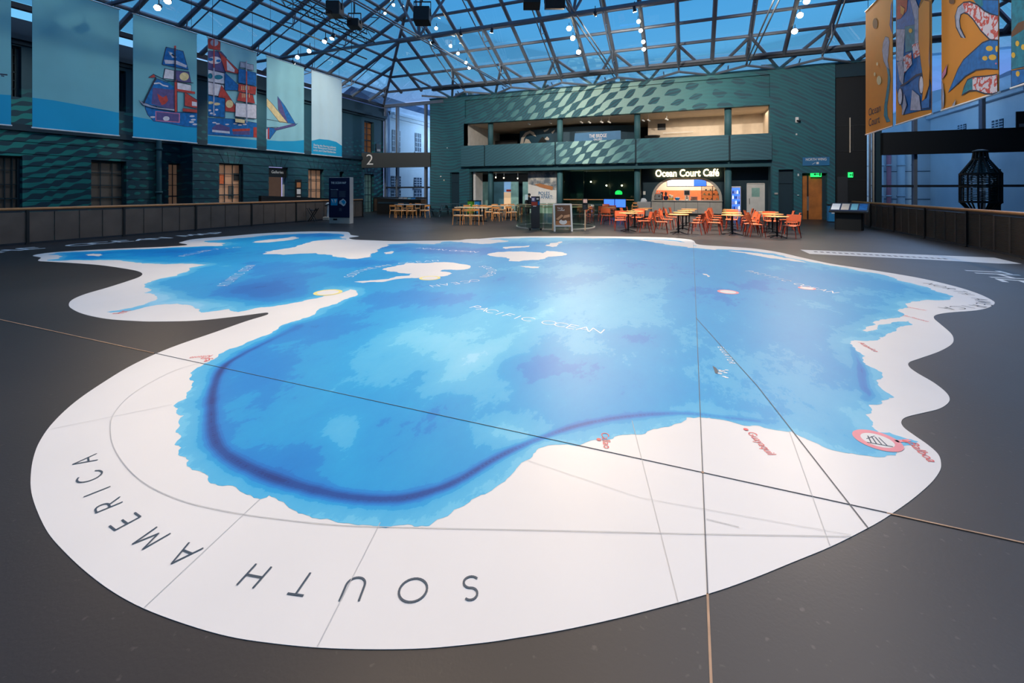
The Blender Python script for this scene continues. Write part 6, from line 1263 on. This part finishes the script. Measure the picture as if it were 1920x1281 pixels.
q = atY(1191, 390, 28.0); t_ = thing('high_chair', 'wooden high chair beside the white service trolley', 'high chair', (q.x, 28.0, 0)); high_chair(t_)
q = atY(1208, 390, 28.2); t_ = thing('service_trolley', 'pale service trolley with white cloths left of the cafe counter', 'trolley', (q.x, 28.2, 0))
part(t_, 'body', lambda b: b.bevbox(-.4, .4, -.25, .25, .1, .95, .02), 'stone'); part(t_, 'cloth_pile', lambda b: (b.bevbox(-.2, .15, -.18, .18, .95, 1.08, .05), b.ball((-.05, 0, 1.1), .12, None, 8, (1.3, 1, .6))), 'white'); part(t_, 'caster', lambda b: [b.lathe([(.04, 0), (.04, .1)], (x, y, 0), 8) for x in (-.35, .35) for y in (-.2, .2)], 'ink')
# oak chairs and tables
def oak_chair(t_):
    for sx_ in (-1, 1):
        part(t_, 'leg', lambda b: b.tube((sx_*.19, -.19, .44), (sx_*.21, -.21, 0), .017, None, 8, .012), 'oak'); part(t_, 'leg', lambda b: b.path([(sx_*.2, .24, 0), (sx_*.19, .19, .44), (sx_*.2, .22, .74)], .016, None, 8), 'oak')
    part(t_, 'seat_frame', lambda b: (b.box(-.2, .2, -.2, -.17, .4, .44), b.box(-.2, .2, .17, .2, .4, .44), b.box(-.2, -.17, -.2, .2, .4, .44), b.box(.17, .2, -.2, .2, .4, .44)), 'oak')
    part(t_, 'seat', lambda b: b.bevbox(-.21, .21, -.21, .18, .44, .465, .01), 'oak_pale')
    def back(b):
        n = 8; P_ = [(x, .2+.045*(1-(x/.22)**2)) for x in [-.22+.44*i/n for i in range(n+1)]]
        for (x, y), (x1, y1) in zip(P_[:-1], P_[1:]): b.slab([(x, y, .67), (x1, y1, .67), (x1, y1, .77), (x, y, .77)], (0, .022, 0))
    part(t_, 'backrest', back, 'oak')
def long_table(w_, d_, m_top='oak_pale'):
    def f(t_):
        part(t_, 'table_top', lambda b: b.bevbox(-w_/2, w_/2, -d_/2, d_/2, .72, .75, .01), m_top)
        for sx_ in (-1, 1): part(t_, 'leg_frame', lambda b: (b.box(sx_*(w_/2-.2)-.03, sx_*(w_/2-.2)+.03, -.03, .03, .05, .72), b.tube((sx_*(w_/2-.2), -.3, .03), (sx_*(w_/2-.2), .3, .03), .025), b.tube((sx_*(w_/2-.2)-.2, 0, .03), (sx_*(w_/2-.2)+.2, 0, .03), .025)), 'ink')
    return f
def oc(px, py, rz, lab, grp): q = atF(px, py); place(PR_, 'oak', oak_chair, 'oak_chair', lab, 'chair', (q.x, q.y, 0), rz, grp)
g_ = 'oak chairs in front of the left entrance'
for i, (px, py, rz) in enumerate(((860,421,PI),(878.5,421.5,PI),(895,421.5,PI),(933,414.5,PI),(917,412,PI+.2),(958,413,PI-.3),(967,412.5,-PI/2+.2))):
    oc(px, py, rz, 'oak chair with its back to the map, %s from left in the nearer group' % ['first', 'second', 'third', 'fifth', 'fourth', 'sixth', 'seventh'][i], g_)
for i, (px, py, rz) in enumerate(((872,409,0),(889,408.5,0),(905,409,.3),(925,406,0),(942,406,0),(957,405,.2))):
    oc(px, py, rz, 'oak chair on the far side of the nearer pale tables, %s from left' % ordn[i].replace('lowest', 'first'), g_)
for i, (px, py, w_) in enumerate(((878,414.5,1.3),(904,415.5,.6),(938,409.5,1.3),(962,408,.8))):
    q = atF(px, py); t_ = thing('dining_table', 'pale topped table amid the oak chairs near the left entrance, %s from left' % ['first', 'second', 'third', 'fourth'][i], 'table', (q.x, q.y, 0), .0, 'pale topped tables'); long_table(w_, .75)(t_)
g_ = 'oak chairs at the far left'
for i, (px, py, rz) in enumerate(((740,408,PI),(753,408.3,PI-.1),(772,408.8,PI+.1),(796.5,408,-PI/2-.2))): oc(px, py, rz, 'oak chair of the far left group, %s from left, back to the map' % ['first', 'second', 'third', 'fourth'][i], g_)
for i, (px, py, rz) in enumerate(((748,402.5,0),(764,402.5,0.1),(780,402.5,0))): oc(px, py, rz, 'oak chair behind the far left tables, %s from left' % ['first', 'second', 'third'][i], g_)
for i, (px, py) in enumerate(((757,404.8),(783,404.8))): q = atF(px, py); t_ = thing('dining_table', 'pale topped table of the far left chair group, %s' % ['left one', 'right one'][i], 'table', (q.x, q.y, 0), 0, 'pale topped tables'); long_table(.95, .7, 'white')(t_)
def picnic(t_):
    part(t_, 'table_top', lambda b: [b.box(-.85, .85, -.36+.15*i, -.23+.15*i, .72, .75) for i in range(5)], 'picnic')
    for s_ in (-1, 1):
        part(t_, 'bench', lambda b: [b.box(-.85, .85, s_*.68-.13+.14*i, s_*.68-.01+.14*i, .42, .45) for i in range(2)], 'picnic')
        part(t_, 'leg_frame', lambda b: (b.bar((s_*.6, -.72, 0), (s_*.6, -.25, .72), .05, .05), b.bar((s_*.6, .72, 0), (s_*.6, .25, .72), .05, .05), b.box(s_*.6-.02, s_*.6+.02, -.75, .75, .36, .42)), 'picnic')
for i, (px, py) in enumerate(((818,406),(846,402.5))): q = atF(px, py); t_ = thing('picnic_table', 'dark picnic bench table against the back wall, %s' % ['nearer one on the left', 'farther one on the right'][i], 'picnic table', (q.x, q.y, 0), .05); picnic(t_)
# ------------------------------------------------------------------ round stair opening with glass balustrade
GC = Vector((-5.75, 19.55, 0)); GR = 1.75
t_ = thing('round_glass_balustrade', 'round clear glass balustrade with pale handrail before the left entrance', 'balustrade', tuple(GC))
for k in range(12):
    a0, a1 = 2*PI*k/12+.02, 2*PI*(k+1)/12-.02; part(t_, 'glass_panel', lambda b: b.lathe([(GR, .02), (GR, 1.02), (GR+.015, 1.02), (GR+.015, .02)], (0, 0, 0), 5, None, a0, a1), 'clear_glass')
part(t_, 'handrail', lambda b: b.lathe([(GR-.06, .93), (GR-.01, .93), (GR-.01, .97), (GR-.06, .97), (GR-.06, .93)], (0, 0, 0), 48, cap=False), 'oak_pale'); part(t_, 'base_ring', lambda b: b.lathe([(GR-.03, 0), (GR+.04, 0), (GR+.04, .04), (GR-.03, .04), (GR-.03, 0)], (0, 0, 0), 48, cap=False), 'stone')
mb = MB(); mb.lathe([(GR-.05, .004), (0.01, .004)], tuple(GC), 40, 'ink', cap=False); mb.build('stair_opening', None, None, label='dark round opening inside the glass balustrade', cat='opening')
for i, a in enumerate((2.4, 1.6)): part(t_, 'glass_post', lambda b: b.tube((GR*.98*math.cos(a*1.6), GR*.98*math.sin(a*1.6), 0), (GR*.98*math.cos(a*1.6), GR*.98*math.sin(a*1.6), .95), .03), 'stone')
# a-board
p = atF(1053, 433.5); t_ = thing('a_frame_sign', 'white wooden A-frame sign with coffee picture before the glass balustrade', 'sign', (p.x, p.y+.1, 0), TH+.06)
for s_ in (-1, 1):
    def fr_(b):
        for x in (-.35, .35): b.bar((x, s_*.26, 0), (x, s_*.02, 1.1), .065, .03)
        b.bar((-.35, s_*.03, 1.08), (.35, s_*.03, 1.08), .03, .06); b.bar((-.33, s_*.22, .22), (.33, s_*.22, .22), .03, .06)
    part(t_, 'frame', fr_, 'oak_pale' if s_ > 0 else 'white')
f = lambda x, z, o=.0: (x, -(.26-.24*z/1.1)-.018-o, z)
part(t_, 'picture', lambda b: (b.poly([f(-.3, .26), f(.3, .26), f(.3, 1.05), f(-.3, 1.05)], 'bn_brown'), b.poly([f(-.3, .26, .002), f(.3, .26, .002), f(.3, .42, .002), f(-.3, .42, .002)], 'room_wood'), b.poly([f(-.28, .5, .003), f(-.05, .68, .003), f(.02, .62, .003), f(-.2, .45, .003)], 'tan'), b.poly([f(.0, .52, .003), f(.28, .58, .003), f(.28, .68, .003), f(.05, .64, .003)], 'tan'), b.poly([f(.0+.16*math.cos(2*PI*i/18), .38+.1*math.sin(2*PI*i/18), .005) for i in range(18)], 'white'), b.poly([f(.02+.08*math.cos(2*PI*i/18), .46+.03*math.sin(2*PI*i/18), .007) for i in range(18)], 'bn_brown')))
part(t_, 'lettering', lambda b: (ftext(b, 'Time for', f(-.1, .93, .004), (1, 0, 0), (0, .2, 1), .1, None, .01, fit=.24), ftext(b, 'a coffee?', f(-.06, .85, .004), (1, 0, 0), (0, .2, 1), .09, None, .01, fit=.28)), 'white')
# black totem
p = atF(1004, 431.5); t_ = thing('totem_sign', 'tall dark grey totem sign on a wheeled base before the glass balustrade', 'sign', (p.x, p.y, 0), TH)
part(t_, 'panel', lambda b: b.bevbox(-.18, .18, -.04, .04, .1, 1.4, .01), 'charcoal'); part(t_, 'picture', lambda b: (b.box(-.17, .0, -.046, -.04, 1.18, 1.36, 'bn_purple'), b.box(-.15, -.05, -.048, -.046, 1.22, 1.33, 'bn_white'), b.box(.04, .13, -.046, -.04, 1.27, 1.32, 'white'), b.box(-.17, .08, -.046, -.04, 1.02, 1.17, 'orange_dark'), b.box(.1, .17, -.046, -.04, 1.04, 1.2, 'bn_blue'), b.box(-.1, .03, -.048, -.04, .98, 1.01, 'white')))
part(t_, 'base', lambda b: (b.box(-.3, .3, -.05, .05, .07, .1), b.box(-.26, -.2, -.12, .12, 0, .07), b.box(.2, .26, -.12, .12, 0, .07)), 'ink')
p = atF(1097, 433); t_ = thing('menu_post', 'slim wooden post holding a small dark menu board', 'menu stand', (p.x, p.y, 0), TH)
part(t_, 'post', lambda b: b.bar((0, 0, 0), (0, 0, 1.0), .045, .03), 'oak_pale'); part(t_, 'menu_board', lambda b: (b.box(-.11, .11, -.03, 0, .86, 1.32, 'ink'), b.box(-.08, .08, -.034, -.03, 1.14, 1.29, 'pink_wall'), b.box(-.07, .06, -.034, -.03, .92, .94, 'steel'), b.box(-.07, .03, -.034, -.03, 1.0, 1.02, 'steel'))); part(t_, 'base_plate', lambda b: b.box(-.14, .14, -.14, .14, 0, .012), 'ink')
# person-height desk items near the poster
q = atY(992, 386, 29.0); t_ = thing('person', 'person with dark hair in dark clothes seated behind a pale sheet near the poster', 'person', (q.x, 29.0, 0))
def body(b):
    b.lathe([(.12, .45), (.19, .6), (.2, .8), (.21, .98), (.16, 1.1), (.06, 1.16), (.055, 1.2)], (0, 0, 0), 16); b.ball((0, -.02, 1.3), .1, None, 10, (.85, .95, 1.15))
    for s_ in (-1, 1): b.path([(s_*.19, 0, 1.05), (s_*.25, -.08, .8), (s_*.14, -.28, .78)], .045); b.path([(s_*.09, 0, .5), (s_*.1, -.42, .48), (s_*.1, -.42, .06)], .07)
part(t_, 'body', body, 'black', True); part(t_, 'hair', lambda b: b.ball((0, .02, 1.34), .11, None, 8, (.95, 1, 1)), 'ink', True); part(t_, 'face', lambda b: b.ball((0, -.07, 1.29), .075, None, 8, (.85, .6, 1.1)), 'tan', True)
t_ = thing('stool', 'low dark stool under the seated person', 'stool', (q.x, 29.03, 0)); part(t_, 'seat', lambda b: b.lathe([(.16, .38), (.17, .44)], (0, 0, 0), 14), 'ink'); part(t_, 'leg', lambda b: b.tube((0, 0, 0), (0, 0, .38), .04), 'ink')
mb = MB(); q2 = atY(987, 378, 28.4); mb.box(q2.x-.11, q2.x+.11, 28.4, 28.42, 1.0, 1.36, 'bn_pale'); mb.box(q2.x-.02, q2.x+.02, 28.42, 28.46, 0, 1.1, 'ink'); mb.box(q2.x-.15, q2.x+.15, 28.3, 28.56, 0, .02, 'ink'); mb.build('notice_stand', None, None, label='pale blue notice on a thin stand beside the poster', cat='stand')
